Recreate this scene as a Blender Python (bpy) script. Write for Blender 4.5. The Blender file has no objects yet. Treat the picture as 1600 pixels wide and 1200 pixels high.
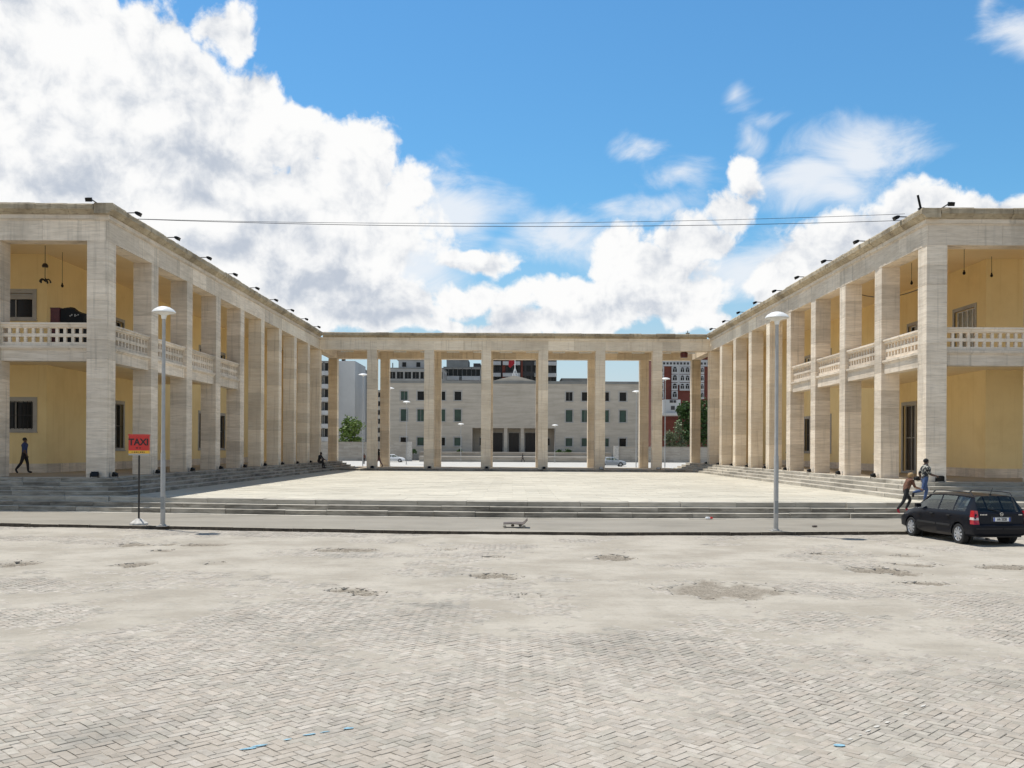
import bpy, bmesh, math, random
import numpy as np
from mathutils import Vector, Matrix
random.seed(7); rng = np.random.default_rng(7)
C = bpy.context.scene.collection
SC = bpy.context.scene
R = math.radians
# ------------------------------------------------------------------ camera
F = 1480.0; VX = 801.0; VY = 700.4; H = 2.66      # focal length in photo pixels, vanishing point, eye height
ROLL = 0.30
cam = bpy.data.cameras.new('camera'); camo = bpy.data.objects.new('camera', cam); C.objects.link(camo)
cam.sensor_width = 36; cam.lens = 36 * F / 1600; cam.clip_start = .1; cam.clip_end = 5000
cam.shift_y = (VY - 600) / 1600; cam.shift_x = -(VX - 800) / 1600
camo.matrix_world = Matrix.Translation((0, 0, H)) @ Matrix.Rotation(R(90), 4, 'X') @ Matrix.Rotation(R(ROLL), 4, 'Z')
SC.camera = camo
# ------------------------------------------------------------------ sun and sky
SUN = Vector((.28, -.22, -1)).normalized()         # direction the light travels
sl = bpy.data.lights.new('sun', 'SUN'); sl.energy = 5.0; sl.angle = R(.53); sl.color = (1, .975, .93)
so = bpy.data.objects.new('sun', sl); C.objects.link(so)
so.rotation_euler = SUN.to_track_quat('-Z', 'Y').to_euler(); so.location = (-20, 30, 60)
SC.view_settings.view_transform = 'Standard'; SC.view_settings.look = 'None'
SC.view_settings.exposure = 0.0; SC.view_settings.gamma = 1; SC.view_settings.use_curve_mapping = False
SC.cycles.use_denoising = True
SC.cycles.max_bounces = 10; SC.cycles.diffuse_bounces = 6; SC.cycles.transparent_max_bounces = 16
W = bpy.data.worlds.new('World'); SC.world = W; W.use_nodes = True
W.cycles.sampling_method = 'MANUAL'; W.cycles.sample_map_resolution = 1024
SKY_STRENGTH = .1
class NT:                                          # small node-tree writer
    def __init__(s, tree): s.t = tree
    def n(s, typ, ins=None, **kw):
        nd = s.t.nodes.new(typ)
        for k, v in kw.items(): setattr(nd, k, v)
        for k, v in (ins or {}).items():
            if isinstance(v, bpy.types.NodeSocket): s.t.links.new(v, nd.inputs[k])
            else: nd.inputs[k].default_value = v
        return nd
    def m(s, op, a, b=0.0, c=0.0, clamp=False):
        nd = s.n('ShaderNodeMath', {0: a, 1: b, 2: c}, operation=op); nd.use_clamp = clamp
        return nd.outputs[0]
    def v(s, op, a, b=(0, 0, 0)):
        nd = s.n('ShaderNodeVectorMath', {0: a, 1: b}, operation=op)
        return nd.outputs['Value'] if op in ('LENGTH', 'DOT_PRODUCT') else nd.outputs[0]
    def sm(s, x, lo, hi, a=0.0, b=1.0):
        nd = s.n('ShaderNodeMapRange', {0: x, 1: lo, 2: hi, 3: a, 4: b}); nd.interpolation_type = 'SMOOTHSTEP'; nd.clamp = True
        return nd.outputs[0]
    def noise(s, vec, scale, detail=4, rough=.55, dist=0.0):
        return s.n('ShaderNodeTexNoise', {'Vector': vec, 'Scale': scale, 'Detail': detail, 'Roughness': rough, 'Distortion': dist})
    def mix(s, f, a, b, blend='MIX'):
        nd = s.n('ShaderNodeMix', {0: f}, data_type='RGBA', blend_type=blend)
        for i, x in ((6, a), (7, b)):
            if isinstance(x, bpy.types.NodeSocket): s.t.links.new(x, nd.inputs[i])
            else: nd.inputs[i].default_value = (*x, 1) if len(x) == 3 else x
        return nd.outputs[2]
# cumulus heaps: direction (given as photo pixels of the view axis) and radii
HEAPS = [(40,80,190,150),(130,150,190,150),(200,90,90,90),(280,175,100,85),(385,165,60,55),(345,46,36,40),(100,330,220,110),
 (300,270,190,130),(470,235,62,58),(560,255,62,62),(620,305,62,50),(500,350,190,110),(330,390,170,90),(730,407,86,22),
 (705,472,66,30),(580,475,130,55),(500,455,120,70),(240,330,120,80),(620,512,140,18),
 (965,385,58,40),(1010,425,105,48),(895,465,105,46),(1040,470,105,52),(1165,285,24,32),(1135,325,40,26),(1085,372,55,30),
 (1330,365,120,50),(1270,410,85,36),(1420,322,70,30),(1545,325,95,30),(1225,440,50,34),(910,500,150,30),(1080,505,80,28),(790,516,90,14),(1500,400,120,60)]
GREYS = [(290,265,75,95,.75),(60,190,95,70,.2),(110,300,130,40,.5),(435,320,65,45,.65),(545,455,115,48,1.0),(390,405,130,50,.75),(630,500,160,18,.8),(470,250,50,40,.25),
 (1010,478,125,30,.75),(900,496,120,16,.6),(1290,398,70,30,.5),(1420,352,80,25,.4),(1130,350,30,30,.3),(735,418,70,12,.4)]
VEILS = [(1000,232,40,16),(1050,270,60,26),(1330,235,115,48),(1260,278,95,38),(1300,300,110,30),(1160,150,20,22),(1205,180,26,13),(1590,55,62,32),
 (1540,10,18,22),(1010,330,80,26),(860,375,110,42),(1160,420,120,60),(640,420,90,70),(700,330,120,60),(950,330,60,26),(1185,215,20,30)]
def azel(px, py):
    u = (px - VX) / F; v = (VY - py) / F
    az = math.atan(u); return az, math.atan(v * math.cos(az))
q = NT(W.node_tree); W.node_tree.nodes.clear()
dirv = q.n('ShaderNodeTexCoord').outputs['Generated']
sky = q.n('ShaderNodeTexSky', sky_type='NISHITA'); sky.sun_disc = False; sky.sun_elevation = R(70.4); sky.sun_rotation = math.atan2(-.28, .22)
sky.air_density = 1.35; sky.dust_density = .25; sky.ozone_density = 3.0; sky.altitude = 100
sx = q.n('ShaderNodeSeparateXYZ', {0: dirv}).outputs
az = q.m('ARCTAN2', sx[0], sx[1]); el = q.m('ARCSINE', sx[2])
skyc = q.mix(1.0, sky.outputs[0], q.mix(q.sm(el, .45, .9), (.60, 1.085, 1.34), (.70, .78, .80)), 'MULTIPLY')  # unseen upper sky tinted less blue to warm the shade
skyc = q.mix(q.sm(el, 0.0, .25, .9, 0.0), skyc, (.63 / SKY_STRENGTH, .68 / SKY_STRENGTH, .74 / SKY_STRENGTH))   # pale air over the horizon
P = q.n('ShaderNodeCombineXYZ', {0: az, 1: el, 2: 0.0}).outputs[0]
def n2(vec, scale, detail, rough=.55, dist=0.0):
    nd = q.noise(vec, scale, detail, rough, dist); nd.noise_dimensions = '2D'; return nd
w1 = q.v('MULTIPLY', q.v('SUBTRACT', n2(P, 10.0, 3).outputs['Color'], (.5, .5, .5)), (.06, .05, 0))
Pw = q.v('ADD', P, w1)
def heap_max(lst, soft):
    acc = None
    for (hx, hy, rx, ry) in lst:
        a, e = azel(hx, hy); sxr = F / rx; syr = F / ry / math.cos(a)
        d = q.n('ShaderNodeVectorMath', {0: Pw, 1: (sxr, syr, 0), 2: (-a * sxr, -e * syr, 0)}, operation='MULTIPLY_ADD').outputs[0]
        am = min(1.6, (rx * ry) ** .5 / 60.0 + .25)
        d = q.m('MULTIPLY_ADD', q.v('LENGTH', d), -am, am)
        acc = d if acc is None else q.m('SMOOTH_MAX', acc, d, soft)
    return acc
def greys(lst):
    acc = None
    for (hx, hy, rx, ry, am) in lst:
        a, e = azel(hx, hy); sxr = F / rx / 1.25; syr = F / ry / 1.25 / math.cos(a)
        d = q.n('ShaderNodeVectorMath', {0: Pw, 1: (sxr, syr, 0), 2: (-a * sxr, -e * syr, 0)}, operation='MULTIPLY_ADD').outputs[0]
        d = q.m('MULTIPLY_ADD', q.v('LENGTH', d), -am, am); acc = d if acc is None else q.m('SMOOTH_MAX', acc, d, .25)
    return q.m('MAXIMUM', acc, 0.0)
gr = greys(GREYS)
hp = heap_max(HEAPS, .12); vl = heap_max(VEILS, .3)
# unseen clouds outside the frame, their amount shaped for the ambient light
far = q.m('MULTIPLY', q.m('SUBTRACT', n2(P, 2.2, 2).outputs[0], q.sm(el, .3, .75, .50, .66)), 5.0)   # heaps thin out towards the zenith
ins = q.v('LENGTH', q.n('ShaderNodeVectorMath', {0: P, 1: (1 / .62, 1 / .36, 0), 2: (0, -.2 / .36, 0)}, operation='MULTIPLY_ADD').outputs[0])
far = q.m('SUBTRACT', far, q.sm(ins, 1.0, 1.35, 4.0, 0.0))
hp = q.m('MAXIMUM', hp, far)
def billows(V):
    vo = q.n('ShaderNodeTexVoronoi', {'Vector': V, 'Scale': 15.0, 'Detail': 3.0, 'Roughness': .55, 'Lacunarity': 2.2}, feature='F1', voronoi_dimensions='2D', normalize=True).outputs[0]
    f1 = n2(V, 17.0, 8, .62).outputs[0]
    d = q.m('MULTIPLY', q.m('SUBTRACT', .40, vo), 1.4)
    return q.m('ADD', d, q.m('MULTIPLY', q.m('SUBTRACT', f1, .5), 1.7))
V0 = q.v('ADD', P, q.v('MULTIPLY', w1, (.5, .5, 0)))
b0 = billows(V0); b1 = billows(q.v('ADD', V0, (-.008, .022, 0)))
d0 = q.m('ADD', hp, b0)
dv = q.m('ADD', vl, q.m('MULTIPLY', q.m('SUBTRACT', n2(q.v('MULTIPLY', P, (1, 1.9, 0)), 9.0, 8, .62, .5).outputs[0], .5), 2.6))
a_heap = q.sm(d0, -.02, .42)
a_veil = q.sm(dv, -.2, 1.35, 0, .88)
thick = q.sm(d0, .1, 1.6)
shade = q.m('ADD', .77, q.m('MULTIPLY', q.m('SUBTRACT', b0, b1), .85))   # brighter where the billow thins towards the sun
shade = q.m('SUBTRACT', shade, q.m('MULTIPLY', q.m('SUBTRACT', n2(P, 8.0, 8, .6).outputs[0], .47), 1.15))
shade = q.m('SUBTRACT', shade, q.m('MULTIPLY', gr, .6))
shade = q.m('SUBTRACT', shade, q.sm(el, .45, .85, 0.0, .5), clamp=True)          # overhead the grey bases show, dimmed to lower the ambient light
K = 1.0 / SKY_STRENGTH
cl = q.mix(q.sm(shade, -.1, .92), (.52 * K, .575 * K, .665 * K), (.985 * K, .985 * K, .98 * K))
c1 = q.mix(a_veil, skyc, (.88 * K, .91 * K, .95 * K))
c2 = q.mix(a_heap, c1, cl)
bg = q.n('ShaderNodeBackground', {0: c2, 1: SKY_STRENGTH})
wo = q.n('ShaderNodeOutputWorld', {0: bg.outputs[0]})
# ------------------------------------------------------------------ mesh helpers
WL = {}                                            # world origin of every empty / part parent
def wl(o): return WL.get(o.name, (0., 0., 0.)) if o else (0., 0., 0.)
class MB:
    def __init__(s): s.v = []; s.f = []; s.mi = []; s.cur = 0
    def quad(s, *p):
        n = len(s.v); s.v += [tuple(x) for x in p]; s.f.append(tuple(range(n, n + len(p)))); s.mi.append(s.cur)
    def box(s, x0, x1, y0, y1, z0, z1, ch=0.0):
        s.frame((x0, y0, z0), (1, 0, 0), (0, 1, 0), (0, 0, 1), 0, x1 - x0, 0, y1 - y0, 0, z1 - z0)
    def frame(s, O, U, V, N, u0, u1, v0, v1, n0, n1):
        O = Vector(O); U = Vector(U); V = Vector(V); N = Vector(N)
        if u1 < u0: u0, u1 = u1, u0
        if v1 < v0: v0, v1 = v1, v0
        if n1 < n0: n0, n1 = n1, n0
        p = [O + U * u + V * v + N * w for w in (n0, n1) for v in (v0, v1) for u in (u0, u1)]
        n = len(s.v); s.v += [tuple(x) for x in p]
        fs = [(0, 2, 3, 1), (4, 5, 7, 6), (0, 1, 5, 4), (2, 6, 7, 3), (0, 4, 6, 2), (1, 3, 7, 5)]
        if U.cross(V).dot(N) < 0: fs = [t[::-1] for t in fs]
        for t in fs: s.f.append(tuple(n + i for i in t)); s.mi.append(s.cur)
    def hexa(s, p):                                # eight corners: bottom ring 0-3, top ring 4-7 (counter-clockwise from above)
        n = len(s.v); s.v += [tuple(x) for x in p]
        for t in [(3, 2, 1, 0), (4, 5, 6, 7), (0, 1, 5, 4), (1, 2, 6, 5), (2, 3, 7, 6), (3, 0, 4, 7)]:
            s.f.append(tuple(n + i for i in t)); s.mi.append(s.cur)
    def rings(s, rs, cap=True, closed=True):       # list of rings of equal length
        n = len(s.v); k = len(rs[0])
        for r in rs: s.v += [tuple(x) for x in r]
        for i in range(len(rs) - 1):
            for j in range(k if closed else k - 1):
                a = n + i * k + j; b = n + i * k + (j + 1) % k
                s.f.append((a, b, b + k, a + k)); s.mi.append(s.cur)
        if cap:
            s.f.append(tuple(n + j for j in reversed(range(k)))); s.mi.append(s.cur)
            s.f.append(tuple(n + (len(rs) - 1) * k + j for j in range(k))); s.mi.append(s.cur)
    def lathe(s, cx, cy, prof, k=16):
        s.rings([[(cx + r * math.cos(2 * math.pi * j / k), cy + r * math.sin(2 * math.pi * j / k), z) for j in range(k)] for r, z in prof])
    def tube(s, pts, r, k=6, r2=None):
        pts = [Vector(p) for p in pts]; rs = []
        for i, p in enumerate(pts):
            t = (pts[min(i + 1, len(pts) - 1)] - pts[max(i - 1, 0)]).normalized()
            a = Vector((0, 0, 1)) if abs(t.z) < .95 else Vector((1, 0, 0))
            u = t.cross(a).normalized(); w = u.cross(t)
            rr = r if r2 is None else r + (r2 - r) * i / (len(pts) - 1)
            rs.append([p - u * rr * math.cos(2 * math.pi * j / k) + w * rr * math.sin(2 * math.pi * j / k) for j in range(k)])
        s.rings(rs)
    def ball(s, c, rx, ry, rz, k=8, m=5):
        rs = []
        for i in range(1, m):
            a = math.pi * i / m
            rs.append([(c[0] + rx * math.sin(a) * math.cos(2 * math.pi * j / k), c[1] + ry * math.sin(a) * math.sin(2 * math.pi * j / k), c[2] - rz * math.cos(a)) for j in range(k)])
        s.rings(rs)
    def wall(s, O, U, V, N, u0, u1, v0, v1, ops, depth):   # wall face with real openings and reveals
        O = Vector(O); U = Vector(U); V = Vector(V); N = Vector(N)
        us = sorted({u0, u1, *[x for o in ops for x in o[:2]]}); vs = sorted({v0, v1, *[x for o in ops for x in o[2:4]]})
        flip = U.cross(V).dot(N) < 0
        def qd(a, b, c, d): s.quad(*([a, b, c, d] if not flip else [d, c, b, a]))
        pt = lambda u, v, n=0.: O + U * u + V * v + N * n
        for i in range(len(us) - 1):
            for j in range(len(vs) - 1):
                cu = (us[i] + us[i + 1]) / 2; cv = (vs[j] + vs[j + 1]) / 2
                if any(o[0] < cu < o[1] and o[2] < cv < o[3] for o in ops): continue
                qd(pt(us[i], vs[j]), pt(us[i + 1], vs[j]), pt(us[i + 1], vs[j + 1]), pt(us[i], vs[j + 1]))
        for a, b, c, d in [o[:4] for o in ops]:
            for (p, r) in (((a, c), (b, c)), ((b, c), (b, d)), ((b, d), (a, d)), ((a, d), (a, c))):
                qd(pt(*p, -depth), pt(*r, -depth), pt(*r), pt(*p))
    def build(s, name, mats, parent=None, smooth=False, kind=None):
        ox, oy, oz = wl(parent)
        me = bpy.data.meshes.new(name)
        me.from_pydata([(x - ox, y - oy, z - oz) for x, y, z in s.v], [], s.f)
        mats = mats if isinstance(mats, (list, tuple)) else [mats]
        for m_ in mats: me.materials.append(m_)
        if len(mats) > 1: me.polygons.foreach_set('material_index', s.mi)
        if smooth:
            me.polygons.foreach_set('use_smooth', [True] * len(me.polygons)); me.set_sharp_from_angle(angle=R(38))
        me.update()
        o = bpy.data.objects.new(name, me); C.objects.link(o)
        if parent: o.parent = parent; WL[o.name] = wl(parent)
        if kind: o['kind'] = kind
        return o
def tag(o, label=None, cat=None, group=None, kind=None):
    if label: o['label'] = label
    if cat: o['category'] = cat
    if group: o['group'] = group
    if kind: o['kind'] = kind
    return o
def thing(name, loc, label=None, cat=None, group=None, kind=None):
    o = bpy.data.objects.new(name, None); C.objects.link(o); o.location = loc; o.empty_display_size = .2
    WL[o.name] = tuple(loc); return tag(o, label, cat, group, kind)
def node(name, parent, loc=(0, 0, 0)):             # an Empty part that holds sub-parts
    o = bpy.data.objects.new(name, None); C.objects.link(o); o.parent = parent
    p = wl(parent); o.location = loc; o.empty_display_size = .2
    WL[o.name] = (p[0] + loc[0], p[1] + loc[1], p[2] + loc[2]); return o
def inst(name, me, loc, parent, rotz=0.0, scale=None):   # a piece sharing mesh data; loc in world coordinates
    o = bpy.data.objects.new(name, me); C.objects.link(o); o.parent = parent
    p = wl(parent); o.location = (loc[0] - p[0], loc[1] - p[1], loc[2] - p[2])
    if rotz: o.rotation_euler.z = rotz
    if scale: o.scale = scale
    return o
def copy_tree(o, parent=None):
    c = o.copy(); C.objects.link(c); c.parent = parent
    for ch in list(o.children): copy_tree(ch, c)
    return c
def px(x, y, D):                                   # photo pixel at distance D -> world point
    y = y - (x - VX) * math.tan(R(ROLL))
    return ((x - VX) * D / F, D, H + (VY - y) * D / F)
ORD = 'first second third fourth fifth sixth seventh eighth ninth tenth eleventh twelfth'.split()
# ------------------------------------------------------------------ materials
def new_mat(name):
    m_ = bpy.data.materials.new(name); m_.use_nodes = True; t = m_.node_tree
    b = t.nodes['Principled BSDF']; return m_, NT(t), b
def plain(name, col, rough=.6, metal=0.0, spec=.5, coat=0.0, noise=.12, nscale=6.0, emit=None):
    m_, q, b = new_mat(name)
    b.inputs['Roughness'].default_value = rough; b.inputs['Metallic'].default_value = metal
    b.inputs['Specular IOR Level'].default_value = spec; b.inputs['Coat Weight'].default_value = coat
    if noise:
        tc = q.n('ShaderNodeTexCoord').outputs['Object']
        f = q.sm(q.noise(tc, nscale, 5, .6).outputs[0], .3, .7)
        c = q.mix(f, tuple(x * (1 - noise) for x in col), tuple(min(1, x * (1 + noise)) for x in col))
        q.t.links.new(c, b.inputs['Base Color'])
    else: b.inputs['Base Color'].default_value = (*col, 1)
    return m_
def stone(name, c1, c2, stain, scale=(.7, .7, 7.0), amt=.35, rough=.8, bump=.25, orand=.16, pits=.4, fine=9.0, attr=None, big=.3, streak=0.0):
    m_, q, b = new_mat(name)
    pos = q.n('ShaderNodeNewGeometry').outputs['Position']
    v = q.v('MULTIPLY', pos, scale)
    rnd = q.n('ShaderNodeObjectInfo').outputs['Random'] if not attr else q.n('ShaderNodeAttribute', attribute_name=attr).outputs['Fac']
    v = q.v('ADD', v, q.n('ShaderNodeCombineXYZ', {0: q.m('MULTIPLY', rnd, 7.0), 1: 0.0, 2: q.m('MULTIPLY', rnd, 13.0)}).outputs[0])
    n1 = q.noise(v, 1.0, 6, .62, .5).outputs[0]
    n2 = q.noise(q.v('MULTIPLY', v, (1, 1, 3.0)), 2.2, 4, .6).outputs[0]
    nb = q.noise(pos, .45, 5, .6).outputs[0]
    c = q.mix(q.sm(n1, .3, .7), c1, c2)
    c = q.mix(q.m('MULTIPLY', q.sm(n2, .53, .72), pits), c, stain)
    c = q.mix(q.m('MULTIPLY', q.sm(nb, .46, .75), amt), c, stain)
    if streak: c = q.mix(q.m('MULTIPLY', q.sm(q.noise(q.v('MULTIPLY', pos, (4.5, 4.5, .22)), 1.0, 5, .6).outputs[0], .52, .72), streak), c, stain)
    br = q.m('ADD', 1 - orand / 2, q.m('MULTIPLY', rnd, orand))
    br = q.m('MULTIPLY', br, q.m('ADD', 1 - big / 2, q.m('MULTIPLY', q.noise(pos, .16, 3, .5).outputs[0], big)))
    c = q.mix(1.0, c, q.n('ShaderNodeCombineXYZ', {0: br, 1: br, 2: br}).outputs[0], 'MULTIPLY')
    q.t.links.new(c, b.inputs['Base Color'])
    b.inputs['Roughness'].default_value = rough; b.inputs['Specular IOR Level'].default_value = .25
    h = q.m('ADD', q.m('MULTIPLY', n2, .6), q.m('MULTIPLY', q.noise(pos, fine, 5, .65).outputs[0], .5))
    bp = q.n('ShaderNodeBump', {'Strength': bump, 'Distance': .02, 'Height': h}); q.t.links.new(bp.outputs[0], b.inputs['Normal'])
    return m_
M = {}
M['trav'] = stone('travertine', (.65, .545, .42), (.81, .70, .565), (.30, .26, .205), streak=.45, orand=.32, amt=.40, pits=.55, bump=.4)
M['travtan'] = stone('travertine_warm', (.77, .65, .49), (.86, .755, .60), (.42, .335, .24), amt=.35, orand=.26, pits=.5, bump=.4, streak=.45)
M['cornice'] = stone('weathered_cornice', (0.4, 0.323, 0.217), (0.52, 0.439, 0.314), (0.13, 0.101, 0.069), scale=(1.1, 1.1, 3.0), amt=.75, pits=.6, bump=.6, orand=.25, streak=.45)
M['step'] = stone('step_stone', (.40, .365, .30), (.53, .485, .405), (.13, .115, .09), scale=(.8, .8, 4.0), amt=.45, pits=.45, orand=.22)
M['riser'] = stone('step_riser_shade_grime', (.17, .15, .118), (.40, .36, .295), (.055, .047, .037), scale=(.9, .9, 5.0), amt=.6, pits=.6, orand=.5)  # riser grime, with the shade of the unlit faces painted in
M['slab'] = stone('terrace_slab', (.47, .43, .345), (.535, .495, .40), (.385, .345, .27), scale=(.5, .9, 1.0), amt=.5, pits=.25, orand=.16, attr='tint', bump=.1, big=.4)
M['floor'] = stone('portico_floor', (0.36, 0.299, 0.221), (0.45, 0.386, 0.292), (0.26, 0.212, 0.15), scale=(.6, .6, 1.0))
M['plaster'] = stone('yellow_plaster', (.86, .665, .335), (.89, .70, .365), (.70, .51, .235), scale=(.3, .3, .22), amt=.45, pits=.15, bump=.08, orand=0, rough=.9, streak=.35)
M['ceil'] = stone('ceiling_plaster', (.84, .67, .41), (.87, .70, .44), (0.66, 0.482, 0.257), scale=(.3, .3, .3), amt=.3, pits=.1, bump=.05, orand=0, rough=.9)
M['kerb'] = stone('kerb_stone', (0.31, 0.275, 0.217), (0.39, 0.352, 0.283), (0.17, 0.15, 0.115), scale=(1.5, 1.5, 2), orand=.25)
M['kerbface'] = plain('kerb_face_painted_shade', (.07, .055, .04), .9, noise=.4)  # dark colour paints in the shade of the kerb's front
M['pave'] = stone('pavement_screed', (.245, .22, .178), (.30, .27, .22), (0.17, 0.152, 0.119), scale=(.25, .8, 1), amt=.4, pits=.3, orand=0, bump=.15, fine=30)
M['paver'] = stone('concrete_paver', (.332, .294, .243), (.458, .41, .347), (.222, .198, .163), scale=(5, 5, 5), amt=.55, pits=.35, orand=.26, attr='tint', bump=.35, fine=60, big=.35)
def paver_tones(m_):
    q = NT(m_.node_tree); b = m_.node_tree.nodes['Principled BSDF']; src = b.inputs['Base Color'].links[0].from_socket
    t = q.n('ShaderNodeAttribute', attribute_name='tint').outputs['Fac']; pos = q.n('ShaderNodeNewGeometry').outputs['Position']
    hue = q.m('FRACT', q.m('MULTIPLY', t, 37.0)); pn = q.noise(pos, .7, 4, .6).outputs[0]
    c = q.mix(q.m('MULTIPLY', q.sm(hue, .62, .8), .30), src, (.40, .33, .255)); c = q.mix(q.m('MULTIPLY', q.sm(hue, .34, .16), .18), c, (.33, .32, .25))
    c = q.mix(q.sm(q.noise(pos, .42, 5, .65).outputs[0], .55, .70, 0, .6), c, (.20, .186, .155)); c = q.mix(q.sm(pn, .56, .72, 0, .45), c, (.25, .23, .185)); c = q.mix(q.sm(q.noise(pos, 1.3, 4, .6).outputs[0], .58, .74, 0, .3), c, (.40, .345, .27))
    c = q.mix(q.sm(q.noise(pos, 2.6, 5, .7).outputs[0], .58, .70, 0, .5), c, (.21, .19, .155)); c = q.mix(q.sm(q.noise(pos, 45, 3, .7).outputs[0], .55, .72, 0, .35), c, (.19, .175, .145))
    m_.node_tree.links.new(c, b.inputs['Base Color'])
paver_tones(M['paver'])
M['wallstone'] = stone('boundary_wall_stone', (.34, .30, .25), (.44, .40, .34), (.2, .18, .15), scale=(.3, .3, 2.5))
M['facade'] = stone('institute_stone', (.44, .385, .31), (.54, .48, .395), (.31, .265, .205), scale=(.16, .16, 1.6), amt=.3, orand=0, big=.3)
M['whitewall'] = stone('painted_render', (.48, .475, .455), (.55, .545, .525), (.41, .405, .39), scale=(.1, .1, .05), amt=.3, pits=.1, orand=0)
M['greywall'] = stone('grey_render', (.20, .20, .19), (.28, .28, .26), (.13, .13, .12), scale=(.2, .2, .2), orand=0)
M['beigewall'] = stone('beige_render', (.46, .42, .34), (.54, .5, .42), (.36, .32, .25), scale=(.2, .2, .1), orand=0)
M['redwall'] = stone('red_brick_render', (.135, .04, .028), (.18, .055, .038), (.08, .026, .02), scale=(.4, .4, 1), orand=0)
M['white'] = plain('white_paint', (.78, .78, .76), .5)
M['frame'] = stone('window_surround', (.38, .36, .33), (.46, .44, .40), (.28, .26, .23), scale=(1, 1, 1), orand=.05)
M['pane'] = plain('dark_window_glass', (.010, .009, .008), .2, spec=.22, noise=.2)
M['greenpane'] = plain('green_shutter_glass', (.02, .055, .035), .3, spec=.5, noise=.3, nscale=.8)
M['door'] = plain('dark_wood_door', (.025, .017, .012), .45, noise=.3)
M['metal'] = plain('dark_metal', (.035, .032, .03), .5, metal=.4)
M['black'] = plain('black_housing', (.010, .0095, .009), .55, spec=.15)
M['lens'] = plain('lamp_lens', (.5, .5, .48), .15)
M['zinc'] = plain('grey_painted_post', (.40, .385, .355), .5, metal=.1, noise=.08)
M['lampwhite'] = plain('lamp_dish_white', (.74, .73, .69), .4, noise=.04)
M['wire'] = plain('cable_sheath', (.03, .03, .032), .6, noise=0)
M['redsign'] = plain('red_sign_paint', (.55, .02, .015), .4, noise=.08)
M['yellowsign'] = plain('yellow_sign_paint', (.75, .42, .03), .4, noise=.08)
M['print'] = plain('black_print', (.02, .008, .008), .5, noise=0)
M['concrete'] = plain('rough_concrete', (.5, .47, .42), .85, noise=.25)
M['rust'] = plain('rusty_plate', (.10, .075, .06), .7, noise=.4)
M['blue'] = plain('blue_road_paint', (.20, .36, .44), .7, noise=.3, nscale=40)
M['roadwhite'] = plain('worn_white_paint', (.52, .49, .43), .7, noise=.1, nscale=30)
M['lawn'] = plain('far_ground', (.33, .31, .26), .9, noise=.2, nscale=.3)
M['road'] = plain('sunlit_street', (.46, .435, .39), .9, noise=.1, nscale=.5)
M['risermid'] = stone('step_riser_painted_shade', (.26, .232, .188), (.40, .365, .30), (.09, .078, .06), scale=(.9, .9, 5.0), amt=.5, pits=.5, orand=.4)  # darker riser colour stands in for shadow lines under the treads
M['risergrey'] = stone('step_riser_pale', (.36, .325, .265), (.50, .455, .375), (.12, .105, .08), scale=(.9, .9, 5.0), amt=.5, pits=.5, orand=.4)  # paler riser stone, top lower step and east side flight
# ------------------------------------------------------------------ ground
def vnoise(x, y, seed):
    r = np.random.default_rng(seed); T = r.random((256, 256))
    xi = np.floor(x).astype(int); yi = np.floor(y).astype(int); fx = x - xi; fy = y - yi
    fx = fx * fx * (3 - 2 * fx); fy = fy * fy * (3 - 2 * fy)
    a = T[xi % 256, yi % 256]; b = T[(xi + 1) % 256, yi % 256]; c = T[xi % 256, (yi + 1) % 256]; d_ = T[(xi + 1) % 256, (yi + 1) % 256]
    return (a * (1 - fx) + b * fx) * (1 - fy) + (c * (1 - fx) + d_ * fx) * fy
def fbm(x, y, seed, o=4):
    s = 0; a = 1; t = 0
    for i in range(o): s = s + a * vnoise(x * 2 ** i + 17 * i, y * 2 ** i + 5 * i, seed + i); t += a; a *= .5
    return s / t
KX = [-60, -16.9, -11.1, -6, -2.4, 2.7, 7.1, 12, 60]; KD = [32.8, 31.2, 30.4, 29.7, 29.15, 29.0, 29.3, 29.9, 31.0]
SX = [-60, -40, -26, -17.6, -13, -7, 0, 8, 15, 24, 40, 60]; SD = [38.0, 37.9, 37.6, 37.2, 36.4, 35.5, 34.95, 35.05, 35.6, 36.0, 36.3, 36.4]
Dk = lambda x: float(np.interp(x, KX, KD)); Ds = lambda x: float(np.interp(x, SX, SD))
ZP, ZT, ZF, ZG = .10, .66, 1.33, .81              # pavement, terrace, wing floor, gallery floor
mb = MB(); mb.quad((-1500, -60, -.14), (1500, -60, -.14), (1500, 2500, -.14), (-1500, 2500, -.14))
ground = tag(mb.build('ground', M['lawn']), kind='structure')
PITS = [(40, 880, 34, 5, .06), (205, 882, 38, 5, .05), (255, 860, 24, 3, .03), (205, 851, 36, 3.5, .03), (310, 851, 52, 3, .03), (345, 880, 34, 3, .012),
        (775, 901, 42, 5.5, .045), (540, 922, 32, 4, .04), (575, 927, 26, 4, .03), (540, 859, 55, 3.5, .03), (955, 872, 50, 6, .035), (1130, 922, 125, 17, .022), (1370, 892, 55, 8, .045),
        (1440, 911, 40, 3.5, .035), (1575, 886, 44, 4, .035), (1435, 883, 34, 3.5, .03), (1415, 868, 28, 2, .02), (825, 931, 28, 5, .012), (700, 858, 20, 2, .02), (770, 870, 22, 2, .015), (1280, 865, 26, 2, .02)]
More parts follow.
